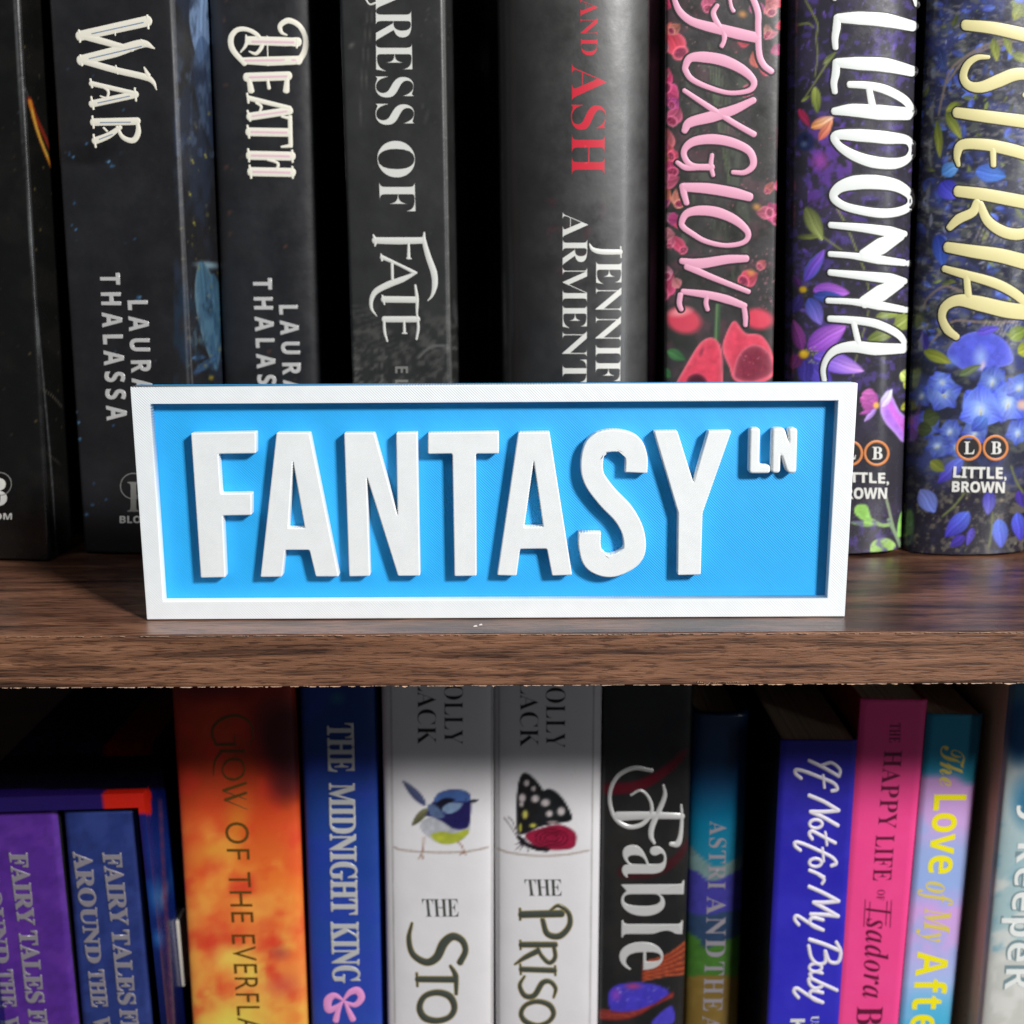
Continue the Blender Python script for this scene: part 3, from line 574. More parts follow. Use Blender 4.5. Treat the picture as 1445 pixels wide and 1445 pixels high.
# ---- 5 ASH
c = Canvas(690, -40, 940, 800, (50, 50, 49), 7)
c.vgrad([(-40, (56, 56, 54)), (300, (52, 50, 50)), (540, (48, 48, 48)), (800, (46, 46, 46))])
c.cloud(690, -40, 940, 800, (62, 62, 61), 45, 0.5, 0.5, 0.2); c.cloud(760, -40, 850, 120, (80, 80, 74), 18, 0.55, 0.4, 0.2)
c.cloud(770, 280, 850, 400, (92, 50, 58), 12, 0.58, 0.5, 0.15)
for k in range(26): yy = c.rng.uniform(100, 540); c.line([(706, yy), (709, yy + 9)], 1.2, (120, 120, 118), 0.5)
c.line([(711, 385), (712, 440), (713, 485)], 4, (130, 130, 126), 0.5)
c.vgrad([(-40, (190, 120, 140)), (60, (120, 80, 92)), (90, (196, 120, 142)), (300, (96, 66, 78)), (380, (190, 120, 140)), (600, (110, 70, 84)), (800, (100, 60, 70))], 917, 940)
b = Book('book', 'thick glossy dark grey hardback with red word ASH and white author name below', 0.088, ((700, 0), (709, 540)), ((943, 0), (934, 540)), 0, 0.232, canvas=c, mat=P_ASH, gain=0.62, step=0.0009, bulge=0.017, p=2.1, hard=True, group=GU)
k3, k4 = crop(440, 0, 2.89), crop(760, 280, 5.455)
b.text('title_lettering', 'AND', 'serif', k3((1093, -5), (1097, 226), (1168, -5), (1165, 226)), INK_RED, -0.013)
b.text('title_lettering', 'ASH', 'serif', k3((1058, 262), (1058, 712), (1202, 262), (1196, 712)), INK_RED, -0.012)
b.text('author_lettering', 'ARMENT', 'serif', k4((182, 105), (182, 1415), (380, 105), (374, 1415)), INK_WHITE, -0.013)
b.text('author_lettering', 'ROUT', 'serif', k4((182, 1440), (182, 2240), (374, 1440), (372, 2240)), INK_WHITE, -0.013)
b.text('author_lettering', 'ENNIF', 'serif', k4((440, 480), (436, 1405), (640, 480), (628, 1405)), INK_WHITE, -0.013)
b.text('author_lettering', 'ER', 'serif', k4((436, 1430), (434, 1830), (628, 1430), (626, 1830)), INK_WHITE, -0.013)
b.strokes('author_lettering', [(k4((632, 412), (520, 412), (450, 405), (410, 385), (392, 350)), [7, 7.5, 7, 5, 1.5]), (k4((632, 372), (634, 455)), 2.2)], INK_WHITE, 0.0001)

# ---- 6 FOXGLOVE
c = Canvas(925, -60, 1120, 800, (50, 48, 48), 8)
c.cloud(925, -60, 1120, 800, (40, 42, 38), 40, 0.5, 0.8, 0.2); c.cloud(925, -60, 1120, 800, (86, 58, 66), 22, 0.55, 0.6, 0.15); c.cloud(960, 60, 1060, 430, (78, 86, 72), 14, 0.55, 0.6, 0.15, 3)
def bell(c, x, y, L, wd, ang, col=(214, 72, 96), mouth=True):
    a = math.radians(ang); x1, y1 = x + L * math.cos(a), y + L * math.sin(a)
    c.petal(x, y, x1 + 4 * math.cos(a), y1 + 4 * math.sin(a), wd, [v * 0.72 for v in col], col, [min(255, v * 1.25 + 20) for v in col], 0.95, 1.3)
    if mouth:
        c.blob(x1, y1, wd * 0.34, wd * 0.42, [min(255, v + 40) for v in col], ang, 1, 0.25); c.blob(x1, y1, wd * 0.26, wd * 0.34, (120, 40, 66), ang, 1, 0.3)
        for _ in range(10): c.blob(x1 + c.rng.uniform(-.2, .2) * wd, y1 + c.rng.uniform(-.25, .25) * wd, 1.1, 1.1, (210, 120, 140), 0, 0.6, 0.8)
for (x, y, L, wd, a) in ((950, 10, 28, 26, 200), (940, 40, 40, 32, 60), (944, 95, 26, 24, 110), (958, 140, 24, 26, 220), (942, 180, 30, 26, 95), (960, 150, 24, 24, 120), (944, 215, 28, 24, 80), (945, 262, 34, 26, 120), (960, 250, 26, 22, 160),
                         (1080, 10, 30, 30, -40), (1092, 38, 24, 20, -10), (1070, 95, 16, 12, 30), (1000, -10, 22, 22, 90), (1084, 285, 28, 28, 60), (1066, 300, 20, 20, 0), (1070, 385, 24, 26, 150), (950, 385, 34, 32, 120), (945, 330, 30, 18, 50)):
    bell(c, x, y, L, wd, a, (206 + c.rng.randint(-25, 25), 76 + c.rng.randint(-20, 30), 100 + c.rng.randint(-20, 20)))
for _ in range(34):
    sx_ = c.rng.rand() < 0.55; bell(c, c.rng.uniform(938, 962) if sx_ else c.rng.uniform(1062, 1100), c.rng.uniform(-40, 440), c.rng.uniform(12, 24), c.rng.uniform(12, 22), c.rng.uniform(40, 200), (190 + c.rng.randint(-30, 40), 70 + c.rng.randint(-20, 50), 96 + c.rng.randint(-20, 40)), c.rng.rand() < 0.5)
for (x, y) in ((1068, 292), (1060, 385), (1048, 20)): c.blob(x, y, 9, 7, (205, 140, 70), 20, 0.8, 0.8)
c.specks(260, 930, 0, 1100, 420, [(210, 110, 130), (160, 90, 110), (120, 110, 90), (230, 170, 180)], 0.6, 1.9, 0.7)
c.specks(70, 1060, 350, 1100, 440, [(190, 120, 140), (150, 90, 110)], 0.8, 2.4, 0.7)
for k in range(7): c.line([(1000 + k * 5, 60 + k * 12), (1004 + k * 4, 120 + k * 14), (1012 + k * 3, 170 + k * 18)], 2, (92, 106, 74), 0.5)
c.blob(965, 452, 30, 22, (196, 66, 84), 15, 1, 0.35); c.blob(960, 440, 22, 9, (226, 140, 146), -10, 0.9, 0.7); c.blob(1070, 450, 26, 18, (206, 62, 84), 10, 1, 0.4)
c.line([(1014, 425), (1012, 460), (1010, 500)], 8, (52, 74, 52)); c.line([(1012, 430), (1010, 480)], 3, (92, 118, 80))
pf = crop(930, 270, 5.254)
def polyfill(c, pts, col, rim=None):
    P, _ = spline(pts, 5, None, True); xs = [p[0] for p in P]; ys = [p[1] for p in P]; wn = c.win(min(xs) - 2, min(ys) - 2, max(xs) + 2, max(ys) + 2)
    if not wn: return
    sl, X, Y = wn; ins = np.zeros(X.shape, bool); dist = np.full(X.shape, 1e9)
    for i in range(len(P)):
        (xa, ya), (xb, yb) = P[i - 1], P[i]
        if ya != yb: cond = ((ya > Y) != (yb > Y)) & (X < (xb - xa) * (Y - ya) / (yb - ya) + xa); ins ^= cond
        L2 = (xb - xa) ** 2 + (yb - ya) ** 2 + 1e-6; t = np.clip(((X - xa) * (xb - xa) + (Y - ya) * (yb - ya)) / L2, 0, 1); dist = np.minimum(dist, np.hypot(X - xa - t * (xb - xa), Y - ya - t * (yb - ya)))
    sd = np.where(ins, dist, -dist); tex = 0.85 + 0.3 * fbm(X / 7.0, Y / 7.0, 11)
    colr = np.asarray(col, float) * tex[..., None]; al = np.clip(sd / 1.5 + 0.5, 0, 1)[..., None]; 
    if rim is not None: r = np.exp(-np.clip(sd, 0, 99) / 2.2)[..., None] * 0.85; colr = colr * (1 - r) + np.asarray(rim, float) * r
    c.a[sl] = c.a[sl] * (1 - al) + colr * al
polyfill(c, pf((390, 1085), (300, 1130), (200, 1290), (120, 1440), (150, 1480), (440, 1480), (470, 1300), (455, 1150)), (202, 62, 84), (232, 130, 144))
polyfill(c, pf((190, 1440), (215, 1370), (290, 1345), (355, 1390), (370, 1480), (190, 1480)), (66, 26, 38), (236, 90, 116)); c.blob(*pf((315, 1190))[0], 4, 10, (120, 44, 62), 20, 0.8, 0.8)
polyfill(c, pf((560, 960), (500, 1050), (470, 1170), (520, 1300), (560, 1400), (700, 1440), (850, 1360), (840, 1200), (760, 1070), (640, 1050)), (204, 66, 88), (236, 120, 136))
polyfill(c, pf((600, 1200), (560, 1300), (565, 1390), (700, 1415), (840, 1350), (830, 1220), (760, 1150), (680, 1140)), (122, 44, 62), (244, 130, 148)); c.specks(60, *pf((600, 1180))[0], *pf((820, 1360))[0], [(196, 110, 124), (170, 60, 84)], 0.6, 1.5, 0.8)
c.petal(*pf((60, 1180))[0], *pf((200, 1250))[0], 16, (70, 120, 70), (44, 84, 50)); c.petal(*pf((20, 1320))[0], *pf((90, 1380))[0], 14, (70, 140, 80), (44, 84, 50))
c.line([(1107, -60), (1100, 300), (1094, 560)], 2, (190, 180, 182), 0.5)  # thin edge highlight painted into the artwork, down the right side
b = Book('book', 'dark book covered in pink bell flowers titled FOXGLOVE in pink', 0.087, ((941, 0), (938, 540)), ((1103, 0), (1093, 540)), 0, 0.214, canvas=c, mat=P_SATIN, gain=1.05, step=0.00042, bulge=0.0022, p=5, group=GU)
g, h = crop(930, 0, 5.35), crop(930, 270, 5.254)
P9 = lambda ws: [x / 5.8 for x in ws]
fox = [(g((105, -120), (115, -10), (155, 85), (235, 155), (350, 195), (480, 225), (600, 255), (740, 285)), P9([36, 40, 55, 65, 78, 88, 92, 84])), (g((690, -60), (745, 90), (748, 200), (755, 400), (790, 490), (850, 540)), P9([50, 52, 50, 50, 52, 48])),
 (g((440, 40), (410, 100), (440, 175), (490, 250), (490, 310), (472, 350)), P9([34, 42, 46, 46, 36, 36])), (g((530, -30), (545, 50), (562, 84)), P9([26, 30, 34])),
 (g((200, 500), (235, 440), (330, 430), (480, 455), (620, 520), (708, 600), (708, 660), (650, 692), (520, 700), (370, 658), (250, 600), (204, 540)), P9([50, 66, 88, 92, 78, 56, 46, 38, 36, 40, 46, 48]), True),
 (g((190, 990), (235, 925), (400, 880), (560, 830), (715, 755)), P9([48, 78, 92, 78, 50])), (g((188, 682), (380, 810), (560, 925), (718, 1015)), P9([36, 46, 46, 48])),
 (g((555, 1300), (650, 1300), (712, 1240), (680, 1140), (550, 1075), (400, 1050), (260, 1070), (192, 1130), (198, 1200), (260, 1255), (400, 1262)), P9([34, 42, 54, 62, 76, 82, 70, 50, 46, 50, 54])), (g((400, 1168), (392, 1250), (408, 1325)), P9([32, 40, 32])), (g((300, 1262), (200, 1265), (135, 1225)), P9([50, 46, 34])),
 ([(965, 264), (1000, 266), (1035, 272), (1058, 278)], [12, 15, 15, 12]), ([(963, 262), (965, 273), (969, 287)], [9, 9, 7.5]),
 (h((168, 230), (205, 165), (300, 142), (430, 155), (560, 210), (650, 290), (655, 350), (600, 388), (480, 400), (340, 368), (240, 310), (182, 268)), P9([46, 60, 78, 84, 72, 52, 42, 38, 36, 40, 44, 46]), True),
 (h((165, 515), (300, 535), (500, 505), (648, 498)), P9([46, 84, 72, 56])), (h((205, 555), (400, 640), (665, 745)), P9([56, 48, 38])),
 (h((175, 742), (350, 765), (500, 800), (635, 850)), P9([44, 62, 68, 50])), (h((158, 765), (150, 830), (165, 878)), P9([44, 42, 36])), (h((355, 780), (348, 830), (360, 878)), P9([36, 38, 34])), (h((630, 860), (640, 930), (640, 995)), P9([40, 42, 34]))]
b.strokes('title_glow', fox, INK_SHADOW, 0.00002, extra=6.0)
b.strokes('title_lettering', fox, INK_PINK, 0.00012, base=0.00003)

# ---- 7 BELLADONNA
c = Canvas(1105, -60, 1330, 800, (46, 44, 52), 9)
c.cloud(1105, -60, 1330, 800, (58, 52, 72), 30, 0.48, 0.7, 0.2); c.cloud(1105, -60, 1330, 560, (84, 66, 150), 10, 0.56, 0.55, 0.12); c.cloud(1140, 180, 1200, 300, (96, 60, 150), 12, 0.4, 0.7, 0.15)
c.specks(700, 1110, -40, 1310, 520, [(96, 80, 180), (120, 96, 200), (70, 60, 130), (150, 130, 210)], 0.5, 1.8, 0.7)
b1, b2, b3 = crop(1115, 0, 5.16), crop(1115, 270, 4.983), crop(1195, 540, 5.78)
GR, GRD = (150, 160, 80), (88, 100, 50)
for _ in range(90):
    x, y = c.rng.uniform(1120, 1300), c.rng.uniform(-40, 520); a = c.rng.uniform(0, 6.28); L = c.rng.uniform(5, 14); bl = c.rng.uniform(0.5, 1.1); c.petal(x, y, x + L * math.cos(a), y + L * math.sin(a), L * 0.5, np.array((86, 60, 160)) * bl, np.array((130, 96, 200)) * bl, None, 0.6)
for L in (b1((110, 0), (160, 90), (200, 180), (190, 280), (200, 400), (180, 560)), b1((60, 180), (130, 170), (170, 200)), b1((330, 380), (250, 490), (180, 600), (100, 720)), b2((330, 120), (400, 250), (480, 450), (540, 620), (550, 850), (480, 1100), (440, 1300)), b2((80, 320), (200, 310), (300, 370), (380, 430)), b2((550, 1040), (650, 960), (760, 930))):
    c.line(L, 3.0, (112, 118, 70), 0.8, 2)
c.line(b1((1005, -20), (990, 350), (960, 560), (950, 900), (960, 1300)), 7, (140, 152, 84), 0.9, 4); c.line(b1((925, 1100), (940, 1400)), 5, (132, 142, 84), 0.8, 4)
c.petal(*b1((180, 630), (200, 830))[0], *b1((200, 830))[0], 15, GR, GRD); c.petal(*b1((240, 470))[0], *b1((330, 380))[0], 9, (120, 124, 90), GRD); c.petal(*b1((80, 740))[0], *b1((150, 690))[0], 6, GR, GRD)
c.petal(*b1((60, 790))[0], *b1((150, 930))[0], 12, (190, 50, 90), (120, 40, 70)); c.petal(*b1((150, 930))[0], *b1((320, 850))[0], 17, (200, 130, 70), (230, 190, 170), (150, 70, 100)); c.petal(*b1((210, 1020))[0], *b1((310, 870))[0], 14, (180, 90, 80), (220, 150, 110))
c.blob(*b1((110, 1030))[0], 15, 16, (34, 40, 72), 0, 1, 0.3); c.blob(*b1((100, 1050))[0], 7, 6, (84, 100, 130), 0, 0.8, 0.9); c.blob(*b1((110, 1000))[0], 5, 6, (20, 22, 40), 0, 0.8, 0.9)
c.blob(*b1((220, 1170))[0], 16, 17, (140, 66, 150), 0, 0.9, 0.8)
c.petal(*b2((110, 110))[0], *b2((230, 350))[0], 24, (92, 98, 60), (150, 160, 96), (70, 80, 46)); c.petal(*b2((40, 320))[0], *b2((210, 320))[0], 9, (70, 76, 46), (120, 130, 70))
def star(c, x, y, R, ang0, cols, cen=(206, 176, 40)):
    for i in range(5):
        a = math.radians(ang0 + i * 72); c.petal(x + 4 * math.cos(a), y + 4 * math.sin(a), x + R * math.cos(a), y + R * math.sin(a), R * 0.46, cols[i % len(cols)], [min(255, v * 1.3 + 24) for v in cols[i % len(cols)]], None, 1, 0.85, [min(255, v + 50) for v in cols[i % len(cols)]])
    for _ in range(14): c.blob(x + c.rng.uniform(-7, 7), y + c.rng.uniform(-7, 7), 1.5, 1.5, (150, 150, 50), 0, 0.8, 0.8)
    c.blob(x - 1, y, 7, 6, cen, 0, 1, 0.5)
x, y = b2((100, 690))[0]
c.petal(x, y - 12, *b2((245, 405))[0], 20, (84, 66, 170), (128, 84, 190), (60, 90, 160)); c.petal(x + 12, y, *b2((420, 715))[0], 24, (130, 72, 176), (166, 100, 200)); c.petal(x + 12, y + 8, *b2((400, 760))[0], 18, (50, 60, 130), (60, 90, 170)); c.petal(x + 6, y + 12, *b2((220, 940))[0], 24, (60, 72, 150), (130, 110, 200)); c.petal(x - 5, y + 8, *b2((20, 860))[0], 18, (60, 50, 110), (60, 50, 120)); c.petal(x - 5, y - 4, *b2((20, 590))[0], 12, (70, 40, 90), (90, 50, 110))
for _ in range(14): c.blob(x + c.rng.uniform(-2, 14), y + c.rng.uniform(-9, 10), 1.6, 1.6, (80, 84, 50), 0, 0.8, 0.8)
c.blob(x - 2, y, 7, 6, (190, 152, 36), 0, 1, 0.5)
x, y = b2((105, 1145))[0]
c.petal(x + 4, y - 8, *b2((395, 945))[0], 34, (128, 66, 176), (176, 110, 206), (110, 60, 160)); c.petal(x + 12, y + 2, *b2((520, 1265))[0], 30, (96, 72, 190), (200, 150, 220), (110, 80, 200)); c.petal(x, y + 8, *b2((300, 1380))[0], 30, (70, 60, 150), (90, 72, 180)); c.petal(x, y + 8, *b2((110, 1360))[0], 24, (60, 50, 130), (70, 60, 150)); c.petal(x - 8, y, *b2((10, 1250))[0], 20, (90, 40, 90), (120, 60, 120)); c.petal(x - 4, y - 6, *b2((20, 900))[0], 20, (110, 50, 120), (140, 70, 140))
for _ in range(20): c.blob(x + c.rng.uniform(2, 18), y + c.rng.uniform(-11, 13), 1.8, 1.8, (150, 160, 90), 0, 0.8, 0.8)
c.blob(x - 2, y, 9, 8, (204, 160, 36), 0, 1, 0.5); c.blob(x - 3, y - 2, 4, 4, (226, 196, 70), 0, 0.8, 0.8)
c.petal(*b2((600, 880))[0], *b2((860, 830))[0], 14, (110, 120, 60), (140, 160, 80)); c.petal(*b2((740, 960))[0], *b2((910, 820))[0], 28, (120, 130, 64), (150, 166, 86), None, 1, 0.8, (170, 180, 110)); c.petal(*b2((540, 1050))[0], *b2((780, 960))[0], 18, (96, 108, 56), (120, 130, 64))
c.petal(*b2((875, 1200))[0], *b2((870, 1300))[0], 8, GR, GRD); c.petal(*b2((775, 1275))[0], *b2((865, 1330))[0], 20, (196, 210, 120), (160, 180, 90)); c.line(b2((850, 1340), (860, 1420), (900, 1440)), 3, (120, 130, 70))
# below the title: bud, bell flower, leaves
c.petal(*b3((250, 180))[0], *b3((110, 120))[0], 30, (150, 70, 140), (196, 100, 176)); c.petal(*b3((230, 100))[0], *b3((120, 90))[0], 18, (170, 90, 160), (190, 100, 170)); c.petal(*b3((240, 210))[0], *b3((140, 320))[0], 9, (160, 120, 200), (180, 150, 220)); c.petal(*b3((200, 230))[0], *b3((100, 255))[0], 7, (150, 70, 150), (180, 90, 170))
polyfill(c, b3((340, 60), (290, 120), (272, 220), (310, 320), (390, 410), (450, 480), (485, 460), (525, 380), (500, 300), (430, 230), (380, 130)), (158, 104, 202), (190, 170, 226)); polyfill(c, b3((350, 120), (330, 200), (400, 320), (470, 420), (515, 390), (490, 310), (420, 240)), (186, 100, 196), (176, 120, 210)); c.petal(*b3((280, 200))[0], *b3((370, 50))[0], 14, (190, 160, 220), (214, 220, 226))
c.blob(*b3((240, 185))[0], 5.5, 6, (224, 166, 80), 0, 1, 0.5)
c.petal(*b3((440, 220))[0], *b3((540, 150))[0], 12, (150, 156, 60), (186, 182, 84)); c.petal(*b3((460, 0))[0], *b3((540, 30))[0], 16, (170, 176, 80), (140, 150, 70)); c.petal(*b3((530, 60))[0], *b3((540, 0))[0], 10, (150, 160, 70), (120, 130, 60)); c.petal(*b3((500, 410))[0], *b3((520, 480))[0], 10, (176, 170, 90), (150, 150, 70))
c.line(b3((320, 940), (350, 1060), (380, 1180), (440, 1330)), 3.5, (126, 140, 112)); c.line(b3((200, 1120), (280, 1160), (370, 1160)), 5, (130, 160, 100)); c.line(b3((340, 1120), (400, 1240), (440, 1340)), 5, (120, 140, 110))
c.petal(*b3((250, 1160))[0], *b3((20, 1140))[0], 9, (130, 170, 90), (140, 190, 90)); polyfill(c, b3((80, 1000), (65, 1060), (110, 1110), (210, 1150), (190, 1080), (160, 1000)), (128, 178, 84), (150, 196, 104)); polyfill(c, b3((490, 1000), (440, 1060), (412, 1180), (420, 1260), (470, 1220), (520, 1100), (520, 1020)), (128, 186, 84), (150, 206, 110))
polyfill(c, b3((190, 1370), (210, 1300), (290, 1265), (370, 1290), (400, 1340), (340, 1385), (240, 1390)), (138, 176, 92), (166, 200, 120)); c.cloud(1195, 735, 1265, 790, (76, 62, 130), 8, 0.5, 0.7, 0.15); c.specks(90, 1198, 720, 1280, 785, [(90, 70, 150), (120, 90, 190), (100, 100, 130)], 0.6, 1.6, 0.7)
c.specks(50, 1200, 540, 1285, 720, [(130, 110, 160), (110, 110, 120)], 0.4, 1.0, 0.6)
b = Book('book', 'dark hardback with purple star flowers titled BELLADONNA in large white letters', 0.084, ((1122, 0), (1116, 560)), ((1306, 0), (1282, 775)), 0, 0.212, canvas=c, mat=P_GLOSS, gain=1.2, step=0.00042, bulge=0.010, p=2.4, hard=True, group=GU)
P5 = lambda ws: [x / 5.16 for x in ws]
bel = [(b1((880, -120), (905, -20), (920, 38)), P5([40, 34, 26])), (b1((300, -40), (325, -5)), P5([40, 30])),
 (b1((350, 132), (500, 132), (700, 148), (895, 190)), P5([66, 94, 100, 76])), (b1((342, 125), (338, 200), (326, 280), (330, 350)), P5([50, 58, 48, 40])),
 (b1((342, 457), (500, 462), (700, 475), (890, 518)), P5([66, 94, 102, 78])), (b1((334, 450), (332, 530), (318, 605), (325, 672)), P5([50, 58, 48, 40])),
 (b1((430, 615), (560, 622), (700, 655), (830, 725), (885, 800), (868, 835)), P5([48, 56, 66, 62, 50, 54])), (b1((318, 810), (450, 802), (650, 818), (858, 828)), P5([52, 92, 108, 92])), (b1((575, 650), (598, 770)), P5([44, 54])),
 (b1((335, 985), (500, 985), (700, 1002), (850, 1020), (885, 1085), (855, 1155), (760, 1190), (600, 1178), (450, 1125), (345, 1050)), P5([64, 90, 92, 62, 40, 54, 80, 86, 72, 52]), True),
 ([(1176, 278), (1184, 265), (1205, 258), (1235, 257), (1265, 262), (1284, 275), (1285, 289), (1270, 298), (1245, 301), (1215, 297), (1190, 290)], [11, 15, 20, 20, 17, 12, 11, 12, 13, 12, 11], True),
 (b2((282, 236), (500, 256), (700, 284), (808, 300)), P5([44, 60, 78, 44])), (b2((775, 312), (640, 385), (520, 450)), P5([70, 120, 90])), (b2((278, 440), (430, 452), (620, 480), (832, 506)), P5([40, 44, 64, 44])),
 (b2((278, 570), (500, 592), (700, 614), (808, 632)), P5([44, 60, 78, 44])), (b2((775, 642), (640, 715), (520, 780)), P5([70, 120, 90])), (b2((262, 768), (430, 776), (620, 802), (820, 834)), P5([40, 44, 64, 44])),
 (b2((275, 895), (430, 905), (600, 930), (740, 992), (800, 1055), (795, 1100)), P5([44, 54, 60, 56, 44, 52])), (b2((795, 1105), (600, 1108), (450, 1092), (330, 1112), (262, 1170), (232, 1250), (240, 1330)), P5([70, 90, 82, 62, 44, 38, 34])), (b2((448, 930), (478, 1060)), P5([40, 44]))]
b.strokes('title_glow', bel, INK_SHADOW, 0.00002, extra=5.0)
b.strokes('title_lettering', bel, INK_PAPERWHITE, 0.00012, base=0.00003)
def publisher(b, cx1, cx2, cy, r, wl, wb):
    b.strokes('emblem_ring', [([(cx + r * math.cos(a), cy + r * math.sin(a)) for a in np.linspace(0, 6.283, 15)[:-1]], 3.6, True) for cx in (cx1, cx2)], INK_ORANGE, 0.00008)
    b.strokes('emblem_disc', [([(cx - r * 0.5, cy), (cx + r * 0.5, cy)], r * 1.5) for cx in (cx1, cx2)], INK_SHADOW, 0.00002)
    for ch, cx in (('L', cx1), ('B', cx2)): b.text('emblem_letter', ch, 'serif', [(cx - 7, cy + 8.5), (cx + 8, cy + 8.5), (cx - 6.5, cy - 9), (cx + 8, cy - 9)], INK_WHITE, 0, 1, 0.012, base=0.00006)
    b.text('publisher_lettering', 'LITTLE,', 'sansb', wl, INK_WHITE, 0.008, 1.0, 0.012); b.text('publisher_lettering', 'BROWN', 'sansb', wb, INK_WHITE, 0.008, 1.0, 0.012)
publisher(b, 1199.5, 1237, 639.5, 16.5, b3((-95, 805), (342, 822), (-95, 728), (342, 735)), b3((-90, 945), (325, 945), (-90, 855), (328, 855)))

# ---- 8 WISTERIA
c = Canvas(1285, -60, 1560, 800, (44, 46, 62), 10)
c.cloud(1285, -60, 1560, 800, (66, 74, 130), 26, 0.46, 0.8, 0.2); c.cloud(1285, -60, 1560, 800, (100, 104, 92), 16, 0.54, 0.6, 0.14, 0.6); c.cloud(1285, -60, 1560, 500, (150, 146, 140), 9, 0.6, 0.5, 0.1, 0.5)
c.specks(520, 1290, -40, 1560, 520, [(90, 90, 200), (70, 84, 170), (120, 120, 90), (170, 160, 140), (130, 140, 210)], 0.8, 3.2, 0.7)
c1, c2, c3 = crop(1285, 0, 4.817), crop(1285, 280, 5.163), crop(1195, 540, 5.78)
rng = np.random.RandomState(4)
for _ in range(420):
    x, y = rng.uniform(1300, 1560), rng.uniform(-50, 480); a = rng.uniform(0, 360); L = rng.uniform(7, 22); bl = rng.uniform(0.6, 1.35)
    if rng.rand() < 0.62: c.petal(x, y, x + L * math.cos(math.radians(a)), y + L * math.sin(math.radians(a)), L * 0.55, np.array((66, 74, 170)) * bl, np.array((96, 130, 214)) * bl, None, 0.75)
    elif rng.rand() < 0.35: c.petal(x, y, x + L * math.cos(math.radians(a)), y + L * math.sin(math.radians(a)), L * 0.3, np.array((150, 146, 170)) * bl, np.array((170, 176, 206)) * bl, None, 0.6)
    else: c.petal(x, y, x + L * math.cos(math.radians(a)), y + L * math.sin(math.radians(a)), L * 0.4, np.array((96, 110, 54)) * bl, np.array((136, 146, 70)) * bl, None, 0.8)
for L_ in (c1((770, 250), (560, 290), (380, 380), (270, 480), (220, 640), (190, 780)), c1((760, 270), (540, 320), (360, 420), (250, 560)), c2((780, 900), (500, 900), (300, 900), (150, 1050)), c2((380, 680), (250, 640), (130, 720), (90, 800))): c.line(L_, 4, (124, 110, 104), 0.8, 3)
for k in range(10): c.line(c2((520 + k * 26, 180 + (k % 3) * 12), (470 + k * 26, 300 + (k % 3) * 16)), 1.4, (176, 164, 170), 0.55)
for k in range(12): c.line(c2((560 + k * 22, 880 + (k % 3) * 12), (520 + k * 22, 960 + (k % 4) * 16)), 1.4, (176, 170, 180), 0.55)
for (x0, y0, x1, y1, wd) in ((240, 760, 350, 950, 15), (180, 820, 200, 1080, 13), (330, 700, 240, 760, 14), (560, 260, 590, 420, 14), (640, 240, 690, 380, 12), (690, 360, 800, 420, 14), (760, 20, 700, 140, 18)): c.petal(*c1((x0, y0))[0], *c1((x1, y1))[0], wd, (96, 108, 44), (160, 164, 70), None, 0.95)
c.petal(*c1((210, 1180))[0], *c1((330, 1120))[0], 22, (70, 120, 190), (110, 160, 220)); c.petal(*c1((440, 1160))[0], *c1((650, 1200))[0], 26, (80, 110, 200), (70, 120, 200)); c.petal(*c1((205, 1240))[0], *c1((310, 1350))[0], 30, (60, 60, 170), (90, 90, 210)); c.petal(*c1((190, 320))[0], *c1((240, 480))[0], 14, (50, 60, 110), (70, 84, 130))
c.petal(*c2((200, 260))[0], *c2((240, 500))[0], 24, (44, 60, 140), (70, 100, 190)); c.petal(*c2((80, 960))[0], *c2((120, 1120))[0], 14, (60, 50, 130), (70, 60, 150))
def bloom(c, x, y, R, ang=0, t=1.0):
    e = lambda v: tuple(np.array(v) * t)
    for da, ln, wd in ((-125, 0.95, 1.25), (-55, 0.95, 1.25), (-90, 1.0, 1.3), (160, 0.85, 1.0), (20, 0.85, 1.0), (90, 0.8, 0.8)):
        a = math.radians(ang + da); c.petal(x - R * 0.18 * math.cos(a), y - R * 0.18 * math.sin(a), x + R * ln * math.cos(a), y + R * ln * math.sin(a), R * wd, e((150, 180, 232)), e((70, 84, 200)), e((104, 132, 224)), 1, 0.62)
    c.blob(x, y - R * 0.05, R * 0.26, R * 0.34, (178, 200, 236), ang, 0.85, 0.9); c.blob(x, y + R * 0.06, R * 0.09, R * 0.22, (206, 202, 170), ang, 0.9, 0.8); c.blob(x, y + R * 0.1, R * 0.04, R * 0.1, (140, 140, 90), ang, 0.9, 0.8)
polyfill(c, c2((270, 1150), (300, 1060), (400, 990), (510, 970), (640, 1000), (720, 1080), (745, 1190), (650, 1230), (520, 1250), (380, 1245)), (84, 92, 206), (120, 130, 226)); c.blob(*c2((510, 1160))[0], 14, 22, (150, 176, 232), 0, 0.9, 0.9); c.blob(*c2((300, 1190))[0], 14, 12, (110, 140, 222), 0, 0.7, 0.9); c.blob(*c2((525, 1220))[0], 5, 10, (206, 186, 206), 10, 0.9, 0.8)
c.petal(*c2((480, 980))[0], *c2((650, 940))[0], 14, (90, 76, 190), (100, 90, 210)); c.petal(*c2((95, 1110))[0], *c2((300, 1200))[0], 18, (126, 136, 50), (150, 156, 66)); c.petal(*c2((720, 1020))[0], *c2((840, 940))[0], 22, (140, 156, 70), (110, 130, 60)); c.petal(*c2((780, 1120))[0], *c2((900, 1080))[0], 22, (170, 176, 70), (130, 140, 60)); c.petal(*c2((350, 1290))[0], *c2((520, 1210))[0], 12, (100, 116, 80), (110, 120, 90))
